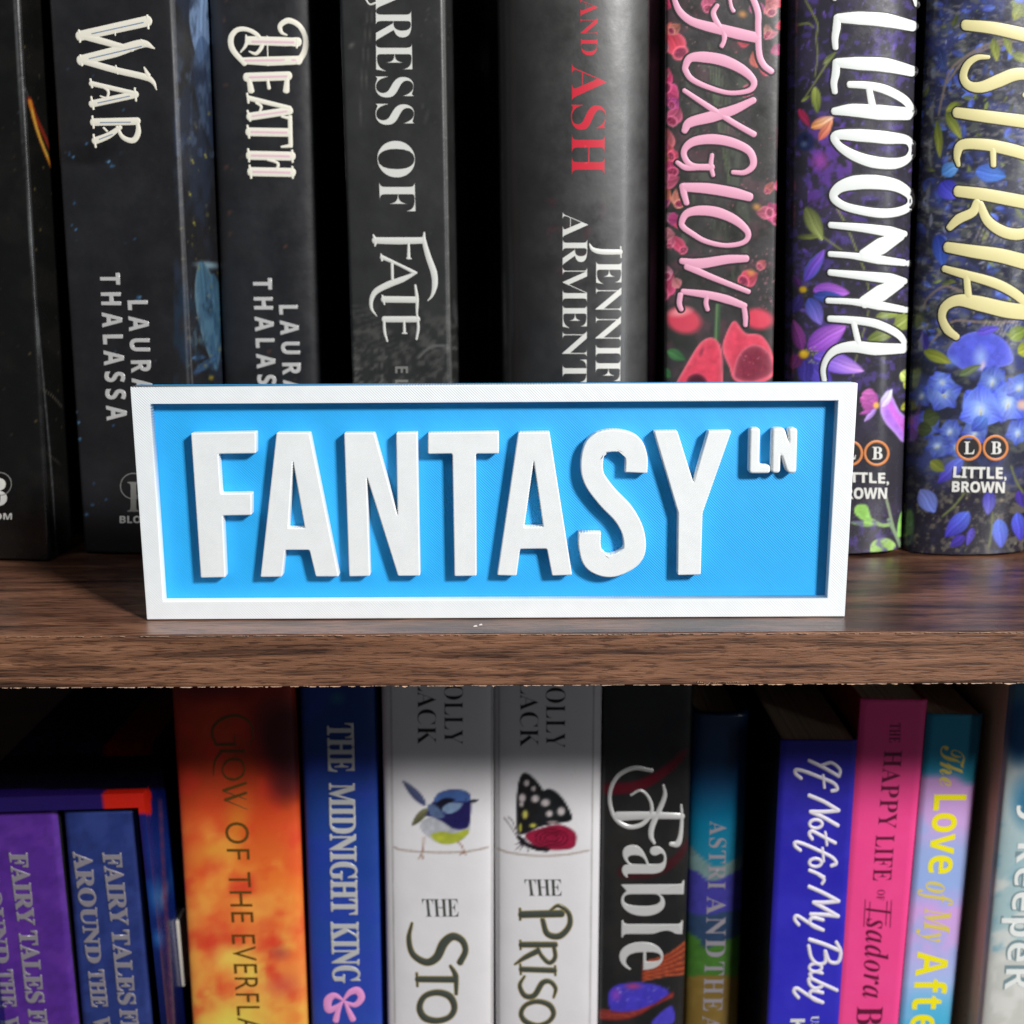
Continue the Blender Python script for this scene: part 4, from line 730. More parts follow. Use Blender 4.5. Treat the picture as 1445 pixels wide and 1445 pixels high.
for (x, y, R, a, t) in ((1310, 600, 24, -60, 0.8), (1400, 540, 26, 10, 0.9), (1375, 612, 24, 20, 0.85), (1465, 590, 30, 0, 0.9), (1300, 560, 20, 30, 0.75), (1332, 556, 32, -40, 0.95), (1422, 570, 36, 20, 1.05), (1384, 580, 38, 0, 1.12), (1438, 548, 26, 60, 0.95), (1330, 540, 20, -70, 1.05), (1340, 610, 20, 30, 0.85), (1436, 612, 22, 10, 0.92), (1322, 630, 22, 80, 0.8), (1490, 560, 32, 0, 1), (1480, 640, 30, 30, 0.9), (1350, 632, 18, 120, 0.85)): bloom(c, x, y, R, a, t)
c.cloud(1290, 655, 1560, 800, (36, 34, 44), 30, 0.2, 0.9, 0.2); c.cloud(1290, 650, 1560, 800, (96, 92, 84), 7, 0.55, 0.8, 0.1); c.specks(260, 1292, 655, 1540, 785, [(150, 140, 100), (110, 120, 80), (90, 80, 130), (60, 56, 70), (180, 160, 120)], 0.8, 2.4, 0.8)
for (x0, y0, x1, y1, wd, k) in ((730, 850, 600, 1060, 0, 0),): pass
c.petal(*c3((600, 870))[0], *c3((720, 1060))[0], 28, (120, 130, 200), (110, 130, 214), None, 1, 0.9); c.petal(*c3((1140, 280))[0], *c3((1020, 400))[0], 22, (100, 140, 220), (60, 70, 170)); c.petal(*c3((950, 620))[0], *c3((740, 820))[0], 22, (100, 120, 210), (66, 50, 160)); c.petal(*c3((1000, 1060))[0], *c3((800, 1260))[0], 26, (86, 110, 214), (64, 52, 170)); c.petal(*c3((960, 1250))[0], *c3((840, 1340))[0], 16, (70, 56, 160), (60, 50, 140))
c.petal(*c3((1170, 880))[0], *c3((1150, 1080))[0], 20, (66, 60, 160), (110, 110, 200)); c.petal(*c3((1240, 1110))[0], *c3((1260, 1350))[0], 24, (90, 120, 216), (80, 90, 200)); c.petal(*c3((1390, 1060))[0], *c3((1420, 1290))[0], 22, (80, 96, 206), (70, 60, 180)); c.petal(*c3((1030, 1180))[0], *c3((980, 1330))[0], 12, (80, 66, 170), (90, 80, 190)); c.petal(*c3((1400, 880))[0], *c3((1440, 1020))[0], 16, (70, 50, 150), (60, 50, 130))
for L_ in (c3((960, 900), (880, 1000), (780, 1090)), c3((1190, 1060), (1180, 1200), (1160, 1340)), c3((1340, 680), (1380, 800), (1440, 900))): c.line(L_, 3, (104, 112, 70), 0.8)
c.petal(*c3((680, 640))[0], *c3((800, 720))[0], 18, (130, 136, 60), (100, 110, 50)); c.petal(*c3((620, 300))[0], *c3((760, 270))[0], 26, (80, 92, 40), (60, 70, 34), None, 0.9); c.petal(*c3((570, 380))[0], *c3((700, 380))[0], 22, (70, 82, 34), (60, 70, 34), None, 0.9)
c.blob(*c3((1430, 180))[0], 10, 10, (214, 176, 156), 0, 0.9, 0.6)
b = Book('book', 'hardback covered in blue blossoms with pale yellow title, right end of upper shelf', 0.083, ((1324, 0), (1288, 770)), ((1520, 0), (1466, 770)), 0, 0.214, canvas=c, mat=P_GLOSS, gain=1.0, step=0.00042, bulge=0.011, p=2.3, hard=True, group=GU)
P4 = lambda ws: [x / 4.9 for x in ws]
wis = [(c1((370, 170), (560, 190), (770, 235), (900, 265)), P4([72, 84, 92, 92])),
 (c1((530, 388), (450, 392), (385, 440), (358, 520), (395, 580), (480, 592), (600, 548), (700, 508), (790, 505), (860, 550), (870, 620), (820, 660), (775, 645)), P4([26, 40, 48, 52, 60, 76, 88, 86, 78, 66, 52, 40, 36])),
 (c1((312, 765), (500, 790), (770, 825), (900, 845)), P4([72, 82, 88, 88])), (c1((325, 1125), (315, 1060), (350, 985), (500, 982), (650, 1010), (780, 1045), (900, 1080)), P4([26, 46, 70, 78, 84, 84, 76])), (c1((560, 1020), (563, 1125)), P4([42, 36])),
 (c1((320, 1300), (500, 1322), (770, 1372), (900, 1390)), P4([76, 84, 90, 90])), (c2((485, 30), (450, 100), (350, 150), (280, 215)), P4([56, 62, 66, 44])), (c2((505, 40), (560, 160), (660, 235), (770, 262), (880, 240)), P4([50, 66, 76, 78, 70])),
 (c2((268, 355), (450, 385), (650, 415), (830, 460), (950, 480)), P4([72, 86, 96, 102, 102])), (c2((245, 512), (400, 555), (600, 612), (740, 680), (850, 765)), P4([46, 60, 68, 66, 62])),
 (c2((880, 832), (700, 812), (500, 765), (350, 742), (255, 785), (228, 865), (268, 955), (335, 1010)), P4([104, 108, 102, 78, 62, 52, 60, 46])), (c2((408, 580), (420, 705)), P4([44, 48]))]
b.strokes('title_glow', wis, INK_SHADOW, 0.00002, extra=4.0)
b.strokes('title_lettering', wis, INK_YELLOW, 0.00012, base=0.00003)
publisher(b, 1366.6, 1404.7, 632, 16.5, c3((862, 772), (1300, 785), (868, 683), (1300, 690)), c3((852, 888), (1285, 898), (856, 802), (1288, 808)))

# ================================================================== lower shelf
ZS = -0.290
# slipcase with two books inside
k5 = crop(0, 1100, 4.189)
SYF = 0.078
TLp = at(-45, 1120, SYF); TRp = at(211, 1121, SYF); lean = math.atan2((at(0, 1145, SYF) - at(0, 1145, SYF)).x, 1)
bx0, bx1, bz1 = TLp.x, TRp.x, TRp.z
ln = math.radians(-1.6); Mx = Matrix.Translation((bx0 + 0.0035, SYF, ZS + 0.0016)) @ Matrix.Rotation(ln, 4, 'Y')
Wb = bx1 - bx0; Hb = (bz1 - ZS) - 0.0028; Db = 0.15; T = 0.0024
slip = empty('slipcase', 'glossy dark blue slipcase with a red corner, holding two books', 'slipcase', Mx)
c = Canvas(-80, 1090, 320, 1460, (12, 14, 52), 12)
c.vgrad([(1090, (40, 22, 96)), (1150, (34, 20, 90)), (1460, (16, 20, 80))]); c.vgrad([(1090, (14, 18, 80)), (1200, (20, 50, 130)), (1460, (14, 20, 70))], 206, 320)
wn = c.win(147, 1095, 212, 1148); c.mix(wn[0], np.ones(wn[1].shape), (206, 34, 18))
c.blob(222, 1265, 14, 34, (50, 120, 190), 0, 0.9, 0.9); c.blob(224, 1325, 11, 20, (44, 110, 180), 0, 0.9, 0.9); c.blob(232, 1262, 7, 26, (160, 160, 190), 8, 0.7, 0.8); c.line([(226, 1130), (232, 1250), (238, 1340), (244, 1445)], 6, (110, 60, 100), 0.6); c.line([(238, 1300), (246, 1445)], 3, (130, 120, 110), 0.5); c.blob(245, 1240, 9, 30, (40, 90, 150), 0, 0.7, 0.9); c.a[:24] = (10, 10, 30)
def panel(name, x0, x1, y0, y1, z0, z1, parent, m, canvas, gain, Mw, n=60):
    bm = bmesh.new(); bmesh.ops.create_cube(bm, size=1)
    for v in bm.verts: v.co = Vector(((x0 + x1) / 2 + v.co.x * (x1 - x0), (y0 + y1) / 2 + v.co.y * (y1 - y0), (z0 + z1) / 2 + v.co.z * (z1 - z0)))
    for ax, (a, bb) in enumerate(((x0, x1), (y0, y1), (z0, z1))):
        L = bb - a; k = int(L / 0.0015)
        for i in range(1, k):
            pc = [0, 0, 0]; pc[ax] = a + L * i / k; pn = [0, 0, 0]; pn[ax] = 1
            if ax != 1 or i < 30: bmesh.ops.bisect_plane(bm, geom=bm.verts[:] + bm.edges[:] + bm.faces[:], plane_co=pc, plane_no=pn)
    me = D.meshes.new(name); bm.to_mesh(me); bm.free(); P = np.array([Mw @ v.co for v in me.vertices]); paint(me, P, canvas, gain); return link(name, me, parent, [m])
panel('top_panel', 0, Wb, 0, Db, Hb - 0.0055, Hb, slip, P_GLOSS, c, 0.8, Mx)
panel('side_panel', Wb - T, Wb, 0.0002, Db, 0.0002, Hb - 0.0056, slip, P_GLOSS, c, 0.8, Mx)
pl = box_mesh('side_panel', 0, T, 0.0002, Db, 0.0002, Hb - 0.0056, 0.0002); plain(pl, (16, 20, 80)); link('side_panel', pl, slip, [P_GLOSS])
pl = box_mesh('bottom_panel', T + 0.0001, Wb - T - 0.0001, 0.0002, Db, 0.0001, 0.0024, 0.0002); plain(pl, (16, 20, 80)); link('bottom_panel', pl, slip, [P_GLOSS])
lab = link('paper_label', box_mesh('paper_label', Wb + 0.0001, Wb + 0.0016, 0.020, 0.030, Hb - 0.090, Hb - 0.062, 0.0004), slip, [mat('grey_white_card', (196, 190, 178), 0.6)])
SIL = mat('blurred_silver_foil', (158, 152, 160), 0.36, metal=0.35)
for nm_, rgb, rgb2, lft, rgt, lab_, X0 in (('purple', (82, 38, 140), (96, 48, 150), ((-32, 1146), (0, 1445)), ((77, 1146), (111, 1445)), 'purple book with raised silver lettering inside the slipcase, left of the navy one', 0),
                                        ('navy', (36, 52, 116), (46, 64, 132), ((86, 1146), (117, 1445)), ((194, 1146), (212.5, 1445)), 'navy blue book with raised silver lettering inside the slipcase, right of the purple one', 1)):
    c = Canvas(-60, 1100, 240, 1460, rgb, 13 + X0); c.cloud(-60, 1100, 240, 1460, rgb2, 18, 0.45, 0.7, 0.2); c.cloud(-60, 1100, 240, 1460, [v * 0.8 for v in rgb], 8, 0.55, 0.5, 0.2)
    b = Book('book', lab_, SYF + 0.004, lft, rgt, ZS + 0.003, bz1 - 0.0085, depth=0.14, canvas=c, mat=P_SOFT, gain=0.9, step=0.0012, bulge=0.0015, p=5, hard=True, group='books in the slipcase')
    dx = 0
    if X0: Q = [('FAIRY', (607, 430), (660, 860), (720, 430), (765, 860)), ('TALES', (660, 885), (704, 1330), (766, 885), (808, 1330)), ('FROM', (708, 1355), (745, 1700), (814, 1355), (850, 1700)), ('AROUND', (432, 425), (518, 1085), (545, 425), (605, 1085)), ('THE', (522, 1120), (545, 1345), (615, 1120), (642, 1345)), ('WORLD', (552, 1400), (600, 1800), (650, 1400), (700, 1800))]
    else: Q = [('FAIRY', (55, 430), (110, 860), (165, 430), (212, 860)), ('TALES', (112, 890), (160, 1320), (222, 890), (268, 1320)), ('FROM', (168, 1355), (208, 1700), (275, 1355), (320, 1700)), ('AROUND', (-130, 430), (-30, 1085), (-20, 430), (62, 1085)), ('THE', (-18, 1120), (10, 1345), (76, 1120), (102, 1345)), ('WORLD', (15, 1400), (60, 1800), (110, 1400), (160, 1800))]
    for t_, a1, a2, a3, a4 in Q:
        b.text('title_lettering', t_, 'serif', k5(a1, a2, a3, a4), SIL, 0.006, 1.0, 0.02, base=0.00005)

# ---- Glow (orange)
c = Canvas(225, 960, 450, 1460, (196, 70, 24), 15)
c.vgrad([(960, (150, 40, 20)), (1080, (170, 50, 16)), (1150, (205, 72, 24)), (1240, (236, 120, 44)), (1320, (238, 110, 54)), (1400, (238, 150, 70)), (1460, (228, 200, 80))])
c.cloud(225, 960, 450, 1460, (226, 74, 38), 60, 0.4, 0.7, 0.4); c.cloud(225, 1150, 450, 1460, (240, 160, 66), 44, 0.42, 0.7, 0.4); c.cloud(225, 1290, 380, 1460, (236, 214, 92), 44, 0.42, 0.8, 0.4)
c.cloud(225, 1000, 450, 1460, (218, 52, 34), 38, 0.48, 0.75, 0.25); c.cloud(225, 1140, 450, 1460, (246, 176, 74), 40, 0.5, 0.65, 0.25); c.cloud(225, 1300, 450, 1460, (238, 216, 90), 36, 0.5, 0.7, 0.25)
c.blob(412, 1050, 62, 90, (70, 10, 22), -25, 0.95, 0.5); c.blob(400, 1110, 30, 36, (84, 14, 18), 0, 0.7, 0.8); c.blob(300, 970, 90, 26, (96, 14, 26), 0, 0.8, 0.8); c.blob(335, 1160, 26, 60, (214, 140, 34), 10, 0.6, 0.9); c.blob(300, 1200, 50, 26, (232, 160, 56), -15, 0.8, 0.9); c.blob(395, 1345, 20, 14, (178, 66, 60), 0, 0.8, 0.9); c.blob(400, 1390, 34, 22, (206, 76, 62), 0, 0.7, 0.9); c.blob(330, 1440, 60, 40, (228, 224, 90), 0, 0.7, 0.8); c.blob(325, 1350, 40, 24, (240, 210, 90), 0, 0.8, 0.8)
b = Book('book', 'orange and yellow flame-coloured book on the lower shelf, right of the slipcase', 0.092, ((238, 965), (268, 1445)), ((413, 965), (432, 1445)), ZS, -0.030, canvas=c, mat=P_SOFT, gain=0.95, step=0.0012, bulge=0.004, p=3.5, hard=True, cover_rgb=(120, 40, 16), group=GL)
e1, e2 = crop(225, 960, 6.02), crop(225, 1200, 5.9)
P6 = lambda ws: [x / 6 for x in ws]
b.strokes('title_lettering', [(e1((770, 540), (798, 450), (760, 350), (660, 300), (545, 320), (462, 390), (452, 470), (482, 545)), P6([10, 12, 18, 26, 28, 24, 20, 22])), (e1((480, 545), (640, 545)), P6([26, 26])), (e1((642, 545), (638, 450)), P6([12, 6])),
 (e1((520, 600), (718, 602)), 4.2), (e1((520, 610), (470, 690), (458, 810)), [4, 3, 1]), (e1((535, 755), (570, 690), (635, 668), (700, 690), (722, 755), (700, 810), (635, 842), (565, 820)), P6([12, 18, 24, 18, 12, 18, 24, 18]), True),
 (e1((735, 872), (545, 935)), [4, 4.5]), (e1((545, 940), (738, 1010)), [2, 1.2]), (e1((738, 955), (560, 1015)), [4, 4.5]), (e1((560, 1018), (748, 1095)), [2, 1])], INK_OLIVE, 0.00006)
b.text('title_lettering', 'OF', 'sans', [(317, 1160), (321, 1213), (351, 1160), (353, 1213)], INK_OLIVE, -0.001, 1.1)
b.text('title_lettering', 'THE', 'sans', e2((572, 180), (602, 600), (755, 180), (785, 600)), INK_OLIVE, -0.001, 1.1)
b.text('title_lettering', 'EVERFLAME', 'sans', e2((600, 700), (678, 1800), (795, 700), (870, 1800)), INK_OLIVE, -0.001, 1.1)

# ---- Midnight (blue)
c = Canvas(405, 960, 560, 1460, (30, 66, 150), 16)
c.vgrad([(960, (24, 56, 120)), (1200, (24, 62, 146)), (1460, (46, 76, 176))]); c.cloud(405, 960, 560, 1460, (40, 60, 170), 40, 0.5, 0.5, 0.2); c.blob(476, 985, 14, 12, (40, 120, 140), 0, 0.7, 0.8)
b = Book('book', 'blue book with raised silver-white title and a small pink bow near its foot', 0.094, ((420, 965), (437, 1445)), ((531, 965), (541, 1445)), ZS, -0.034, canvas=c, mat=P_SOFT, gain=0.9, step=0.0014, bulge=0.004, p=3.5, hard=True, cover_rgb=(14, 24, 66), group=GL)
m1 = crop(410, 960, 2.98)
for t_, a1, a2, a3, a4 in (('THE', (155, 178), (160, 385), (265, 178), (270, 385)), ('MIDNIGHT', (163, 432), (172, 985), (272, 432), (286, 985)), ('KING', (170, 1015), (180, 1272), (288, 1015), (294, 1272))): b.text('title_lettering', t_, 'serif', m1(a1, a2, a3, a4), INK_SILVER, 0.0, 0.95, 0.015)
PK = mat('pink_bow_ink', (226, 150, 205), 0.45)
b.strokes('bow_print', [(m1((222, 1345), (185, 1325), (158, 1345), (160, 1385), (190, 1375), (222, 1350)), [3, 8, 12, 10, 7, 3]), (m1((222, 1345), (250, 1312), (282, 1305), (298, 1335), (270, 1365), (224, 1350)), [3, 8, 11, 10, 7, 3]), (m1((215, 1355), (200, 1390), (190, 1430)), [4, 7, 9]), (m1((230, 1355), (245, 1390), (262, 1425)), [4, 7, 9])], PK, 0.00015)

# ---- two white books
WH = crop(535, 960, 4.516); WH2 = crop(535, 1200, 4.516)
def white_book(label, left, right, seed, x_in0, x_in1, line_pts):
    c = Canvas(530, 955, 860, 1460, (226, 224, 226), seed)
    c.cloud(530, 955, 860, 1460, (216, 214, 217), 40, 0.5, 0.4, 0.3)
    for xi0, xi1 in (x_in0, x_in1): c.line([xi0, ((xi0[0] + xi1[0]) / 2, 1200), xi1], 1.6, (140, 136, 132), 0.8)
    c.line(line_pts, 2.2, (160, 146, 134), 0.9)
    return c
c = white_book('', 0, 0, 17, ((551, 960), (557, 1445)), ((694, 960), (694, 1445)), WH((95, 1062), (150, 1082), (350, 1097), (550, 1092), (695, 1065)))
# wren-like bird print
def bird(c):
    f = WH
    c.petal(*f((300, 800))[0], *f((145, 635))[0], 13, (70, 80, 120), (90, 98, 130)); c.petal(*f((310, 815))[0], *f((205, 930))[0], 12, (120, 118, 80), (84, 84, 60))
    polyfill(c, f((300, 880), (260, 930), (290, 980), (360, 1030), (450, 1045), (540, 1010), (580, 940), (560, 880), (450, 840)), (176, 178, 184)); polyfill(c, f((330, 985), (400, 965), (480, 975), (560, 950), (570, 975), (500, 1030), (420, 1045), (360, 1025)), (172, 180, 60))
    polyfill(c, f((300, 860), (340, 780), (380, 720), (470, 695), (560, 710), (585, 760), (582, 880), (560, 940), (480, 948), (400, 900), (340, 870)), (34, 30, 84)); polyfill(c, f((350, 770), (380, 720), (460, 700), (550, 706), (580, 745), (560, 775), (450, 768), (400, 790)), (70, 100, 160)); polyfill(c, f((360, 790), (420, 750), (480, 760), (440, 800), (400, 830)), (20, 20, 40)); polyfill(c, f((400, 820), (450, 780), (530, 785), (500, 830), (440, 850)), (122, 146, 176)); polyfill(c, f((310, 800), (350, 790), (410, 850), (400, 880), (330, 860)), (84, 104, 140))
    c.petal(*f((575, 775))[0], *f((635, 762))[0], 6, (50, 50, 60), (40, 40, 50)); c.blob(*f((556, 760))[0], 1.5, 1.5, (10, 10, 14))
    for L in (((285, 1000), (282, 1060), (270, 1110)), ((270, 1110), (255, 1135)), ((270, 1110), (280, 1135)), ((500, 1028), (530, 1060), (540, 1095)), ((540, 1095), (515, 1110)), ((540, 1095), (552, 1110))): c.line(f(*L), 1.7, (150, 110, 90))
bird(c)
b = Book('book', 'white book with a small blue bird perched on a line, left of the butterfly book', 0.090, ((537, 965), (545, 1445)), ((697, 965), (696.5, 1445)), ZS, -0.026, canvas=c, mat=P_SATIN, gain=0.92, step=0.0006, bulge=0.0045, p=3.0, hard=True, cover_rgb=(224, 222, 224), group=GL)
b.text('author_lettering', 'HOLLY', 'serif', WH((415, -90), (415, 408), (535, -90), (535, 408)), INK_BLACK, -0.012); b.text('author_lettering', 'BLACK', 'serif', WH((245, -130), (245, 410), (362, -130), (364, 410)), INK_BLACK, -0.012)
b.text('title_lettering', 'THE', 'serif', WH2((285, 423), (508, 423), (272, 310), (505, 310)), INK_GREYFOIL, -0.006, 0.9)
P45 = lambda ws: [x / 4.516 for x in ws]
st1 = [(WH2((210, 462), (190, 560), (215, 660), (300, 712), (368, 680), (412, 592), (470, 548), (530, 575), (550, 640), (515, 715)), P45([10, 26, 32, 40, 48, 52, 44, 36, 32, 36])), (WH2((245, 820), (480, 822)), P45([34, 36])), (WH2((240, 780), (245, 865)), 2), (WH2((455, 735), (488, 800), (492, 915)), P45([14, 30, 16])), (WH2((258, 1000), (290, 930), (370, 905), (450, 930), (480, 1000), (450, 1060), (370, 1085), (290, 1065)), P45([34, 30, 34, 40, 34, 30, 34, 40]), True), (WH2((250, 1180), (480, 1180)), 8)]
b.strokes('title_outline', st1, INK_GOLD, 0.00006, extra=2.2); b.strokes('title_lettering', st1, INK_GREYFOIL, 0.0002, base=0.00003)
c = white_book('', 0, 0, 18, ((704, 960), (704, 1445)), ((838, 960), (832, 1445)), WH((755, 1072), (830, 1098), (1000, 1118), (1180, 1112), (1335, 1085)))
f = WH
polyfill(c, f((890, 980), (875, 850), (880, 700), (905, 605), (950, 595), (1010, 650), (1050, 720), (1060, 850), (1000, 940)), (26, 24, 26)); polyfill(c, f((930, 960), (1000, 850), (1040, 720), (1090, 692), (1160, 740), (1215, 830), (1225, 890), (1150, 910), (1040, 930)), (24, 26, 28)); polyfill(c, f((930, 990), (1020, 945), (1150, 920), (1240, 960), (1258, 1010), (1230, 1070), (1100, 1082), (1000, 1060)), (150, 26, 60), (110, 16, 40))
for (x, y, rx, ry, col) in ((940, 655, 5, 6, (190, 180, 180)), (985, 690, 4, 5, (180, 170, 170)), (912, 750, 6, 8, (200, 190, 190)), (995, 755, 7, 7, (205, 195, 195)), (1060, 780, 8, 7, (200, 190, 190)), (1085, 850, 6, 6, (205, 195, 195)), (1160, 835, 7, 8, (205, 195, 195)), (1105, 905, 10, 3, (160, 140, 140)), (930, 855, 5, 8, (190, 185, 90)), (980, 925, 6, 4, (190, 185, 80)), (900, 940, 3, 8, (180, 175, 70)), (908, 790, 4, 5, (180, 170, 170))): c.blob(*f((x, y))[0], rx, ry, col, 0, 0.95, 0.5)
for r_ in (9, 15, 21): c.line(f(*[(1100 + r_ * 5 * math.cos(a), 1005 + r_ * 2.6 * math.sin(a)) for a in np.linspace(0, 6.2, 9)]), 1.5, (84, 10, 30), 0.95)
c.line(f((890, 1000), (930, 1040), (1000, 1070), (1070, 1080)), 6, (30, 22, 28)); c.blob(*f((915, 1030))[0], 6, 7, (26, 20, 26), 20)
for L in (((880, 1000), (830, 920), (795, 875)), ((885, 995), (850, 900), (820, 870)), ((910, 1040), (870, 1080)), ((920, 1050), (900, 1080)), ((940, 1060), (950, 1090)), ((900, 1030), (870, 1045))): c.line(f(*L), 0.9, (60, 50, 56))
b = Book('book', 'white book with a black and crimson butterfly, right of the bird book', 0.090, ((698, 965), (698, 1445)), ((849, 965), (846, 1445)), ZS, -0.026, canvas=c, mat=P_SATIN, gain=0.92, step=0.0006, bulge=0.0045, p=3.0, hard=True, cover_rgb=(224, 222, 224), group=GL)
b.text('author_lettering', 'HOLLY', 'serif', WH((1063, -70), (1063, 430), (1187, -70), (1187, 430)), INK_BLACK, -0.012); b.text('author_lettering', 'BLACK', 'serif', WH((898, -110), (898, 425), (1016, -110), (1016, 425)), INK_BLACK, -0.012)
b.text('title_lettering', 'THE', 'serif', WH2((940, 290), (1165, 290), (925, 185), (1163, 185)), INK_GREYFOIL, -0.006, 0.9)
st2 = [(WH2((905, 408), (1165, 402)), P45([40, 42])), (WH2((898, 370), (900, 442)), 2), (WH2((1090, 382), (1145, 352), (1208, 400), (1212, 480), (1150, 545), (1072, 530), (1042, 440)), P45([8, 20, 24, 30, 36, 32, 24])), (WH2((905, 600), (1125, 600)), 7), (WH2((900, 572), (902, 630)), 1.6), (WH2((1112, 600), (1122, 680), (1085, 715), (1035, 670), (1012, 618)), P45([18, 22, 24, 20, 12])), (WH2((1012, 640), (930, 682), (865, 726)), P45([32, 26, 6])), (WH2((905, 757), (1120, 764)), 6.6), (WH2((900, 725), (904, 790)), 1.6), (WH2((1122, 735), (1124, 795)), 1.6),
 (WH2((928, 800), (897, 860), (930, 925), (990, 922), (1040, 845), (1090, 836), (1125, 880), (1112, 938)), P45([8, 20, 28, 30, 30, 24, 20, 8])), (WH2((905, 1040), (935, 985), (1010, 962), (1085, 985), (1112, 1040), (1080, 1090), (1010, 1115), (935, 1090)), P45([24, 22, 26, 30, 26, 22, 26, 30]), True)]
b.strokes('title_outline', st2, INK_GOLD, 0.00006, extra=2.2); b.strokes('title_lettering', st2, INK_GREYFOIL, 0.0002, base=0.00003)

# ---- Fable
c = Canvas(840, 955, 990, 1460, (34, 34, 34), 19)
kf = crop(840, 1060, 3.753)
c.cloud(840, 955, 990, 1460, (44, 42, 40), 40, 0.45, 0.6, 0.2); c.line(kf((60, 200), (200, 190), (300, 150), (400, 80), (480, 0)), 15, (96, 14, 30), 0.9, 8, 6); c.line(kf((150, 640), (300, 640), (420, 580), (500, 470)), 18, (66, 22, 28), 0.7, 6, 6)
for k in range(16): o = k * 9; c.line(kf((250, 1120 + o * 0.7), (380, 1080 + o * 0.8), (490, 1000 + o * 1.3)), 2.2, ((206, 96, 56), (170, 66, 40), (120, 44, 32))[k % 3], 0.85)
polyfill(c, kf((70, 1290), (110, 1240), (220, 1225), (330, 1240), (390, 1280), (330, 1340), (200, 1380), (90, 1380)), (70, 60, 190)); c.blob(*kf((110, 1290))[0], 10, 12, (150, 70, 190), 0, 0.9, 0.9); c.blob(*kf((200, 1245))[0], 16, 6, (200, 70, 110), 0, 0.8, 0.9); polyfill(c, kf((330, 1400), (400, 1350), (420, 1400), (400, 1450), (300, 1450)), (80, 70, 200))
for k in range(8): c.line(kf((10, 1370 + k * 7), (200, 1380 + k * 4), (410, 1300 - k * 3)), 2.4, ((150, 56, 50), (110, 36, 34), (176, 74, 56))[k % 3], 0.9)
c.specks(40, *kf((90, 1240))[0], *kf((400, 1330))[0], [(150, 140, 230), (120, 110, 230), (190, 180, 240)], 0.8, 2.4, 0.7)
b = Book('book', 'black book with swirling white script title and orange strands near its foot', 0.0935, ((850, 965), (846, 1445)), ((981, 965), (964, 1445)), ZS, -0.034, canvas=c, mat=P_SATIN, gain=0.8, step=0.0008, bulge=0.003, p=4, group=GL)
P37 = lambda ws: [x / 3.753 for x in ws]
b.strokes('title_lettering', [(kf((118, 345), (290, 340), (462, 345)), P37([50, 40, 30])), (kf((455, 285), (458, 350), (452, 440), (435, 490), (398, 492)), P37([12, 18, 24, 34, 22])), (kf((300, 102), (200, 90), (112, 140), (76, 240), (102, 350), (172, 400), (250, 385), (298, 320), (285, 250), (240, 208), (188, 232)), P37([22, 24, 22, 20, 22, 24, 24, 20, 18, 14, 12])), (kf((360, 180), (368, 235), (340, 310), (302, 395), (295, 450), (312, 488)), P37([14, 24, 28, 30, 28, 16]))], INK_SILVER, 0.0003)
b.text('title_lettering', 'able', 'serif', kf((150, 495), (130, 1158), (478, 495), (455, 1158)), INK_SILVER, -0.014, 1.0, 0.012)

# ---- Astri
c = Canvas(960, 955, 1110, 1460, (8, 40, 70), 20)
c.vgrad([(955, (10, 28, 66)), (1100, (12, 70, 116)), (1160, (0, 112, 148)), (1200, (26, 120, 150)), (1201, (26, 120, 150)), (1460, (26, 120, 150))])
polyfill(c, kf((480, 500), (560, 560), (640, 610), (760, 560), (860, 500), (860, 720), (480, 720)), (108, 136, 136)); polyfill(c, kf((480, 640), (540, 640), (620, 690), (720, 650), (860, 600), (860, 900), (480, 900)), (64, 60, 150)); polyfill(c, kf((470, 860), (560, 870), (860, 850), (860, 1100), (470, 1100)), (44, 66, 96)); polyfill(c, kf((460, 970), (540, 990), (600, 1040), (860, 960), (860, 1250), (460, 1250)), (66, 112, 42))
wn = c.win(955, 1060 + 1195 / 3.753, 1110, 1460); c.mix(wn[0], np.ones(wn[1].shape), (122, 98, 44)); c.cloud(955, 1380, 1110, 1460, (140, 116, 60), 10, 0.5, 0.5, 0.2)
b = Book('book', 'blue and green landscape-covered book with silver capitals, left of the cobalt blue one', 0.106, ((974, 1010), (966, 1445)), ((1062, 1010), (1044, 1445)), ZS, -0.0665, canvas=c, mat=P_SATIN, gain=0.8, step=0.0012, bulge=0.006, p=2.8, hard=True, cover_rgb=(8, 16, 40), group=GL)
for t_, a1, a2, a3, a4 in (('ASTRI', (607, 370), (597, 730), (695, 370), (690, 730)), ('AND', (592, 768), (583, 1090), (692, 768), (692, 1090)), ('THE', (580, 1115), (570, 1375), (685, 1115), (672, 1375)), ('AIR', (568, 1400), (560, 1640), (662, 1400), (655, 1640))): b.text('title_lettering', t_, 'serif', kf(a1, a2, a3, a4), SIL, -0.002, 1.15, 0.0)

# ---- cobalt script book
c = Canvas(1050, 1030, 1240, 1460, (44, 38, 172), 21)
c.vgrad([(1030, (34, 30, 140)), (1250, (38, 32, 170)), (1460, (46, 42, 184))]); c.cloud(1050, 1030, 1240, 1460, (52, 46, 190), 40, 0.5, 0.4, 0.2)
c.vgrad([(1030, (12, 12, 34)), (1460, (14, 16, 40))], 1050, 1086)
ki = crop(1050, 1030, 3.483)
b = Book('book', 'cobalt blue book with slanting pale lilac handwritten title, its top below the pink one', 0.088, ((1100, 1047), (1084, 1445)), ((1213, 1047), (1182, 1445)), ZS, at(1150, 1046, 0.088).z, canvas=c, mat=P_SOFT, gain=0.95, step=0.0012, bulge=0.001, p=8, depth=0.13, cover_rgb=(14, 14, 40), group=GL)
P3 = 18 / 3.483
circ = lambda x, y, rx, ry: ki(*[(x + rx * math.cos(a) , y + ry * math.sin(a)) for a in np.linspace(0, 6.283, 9)[:-1]])
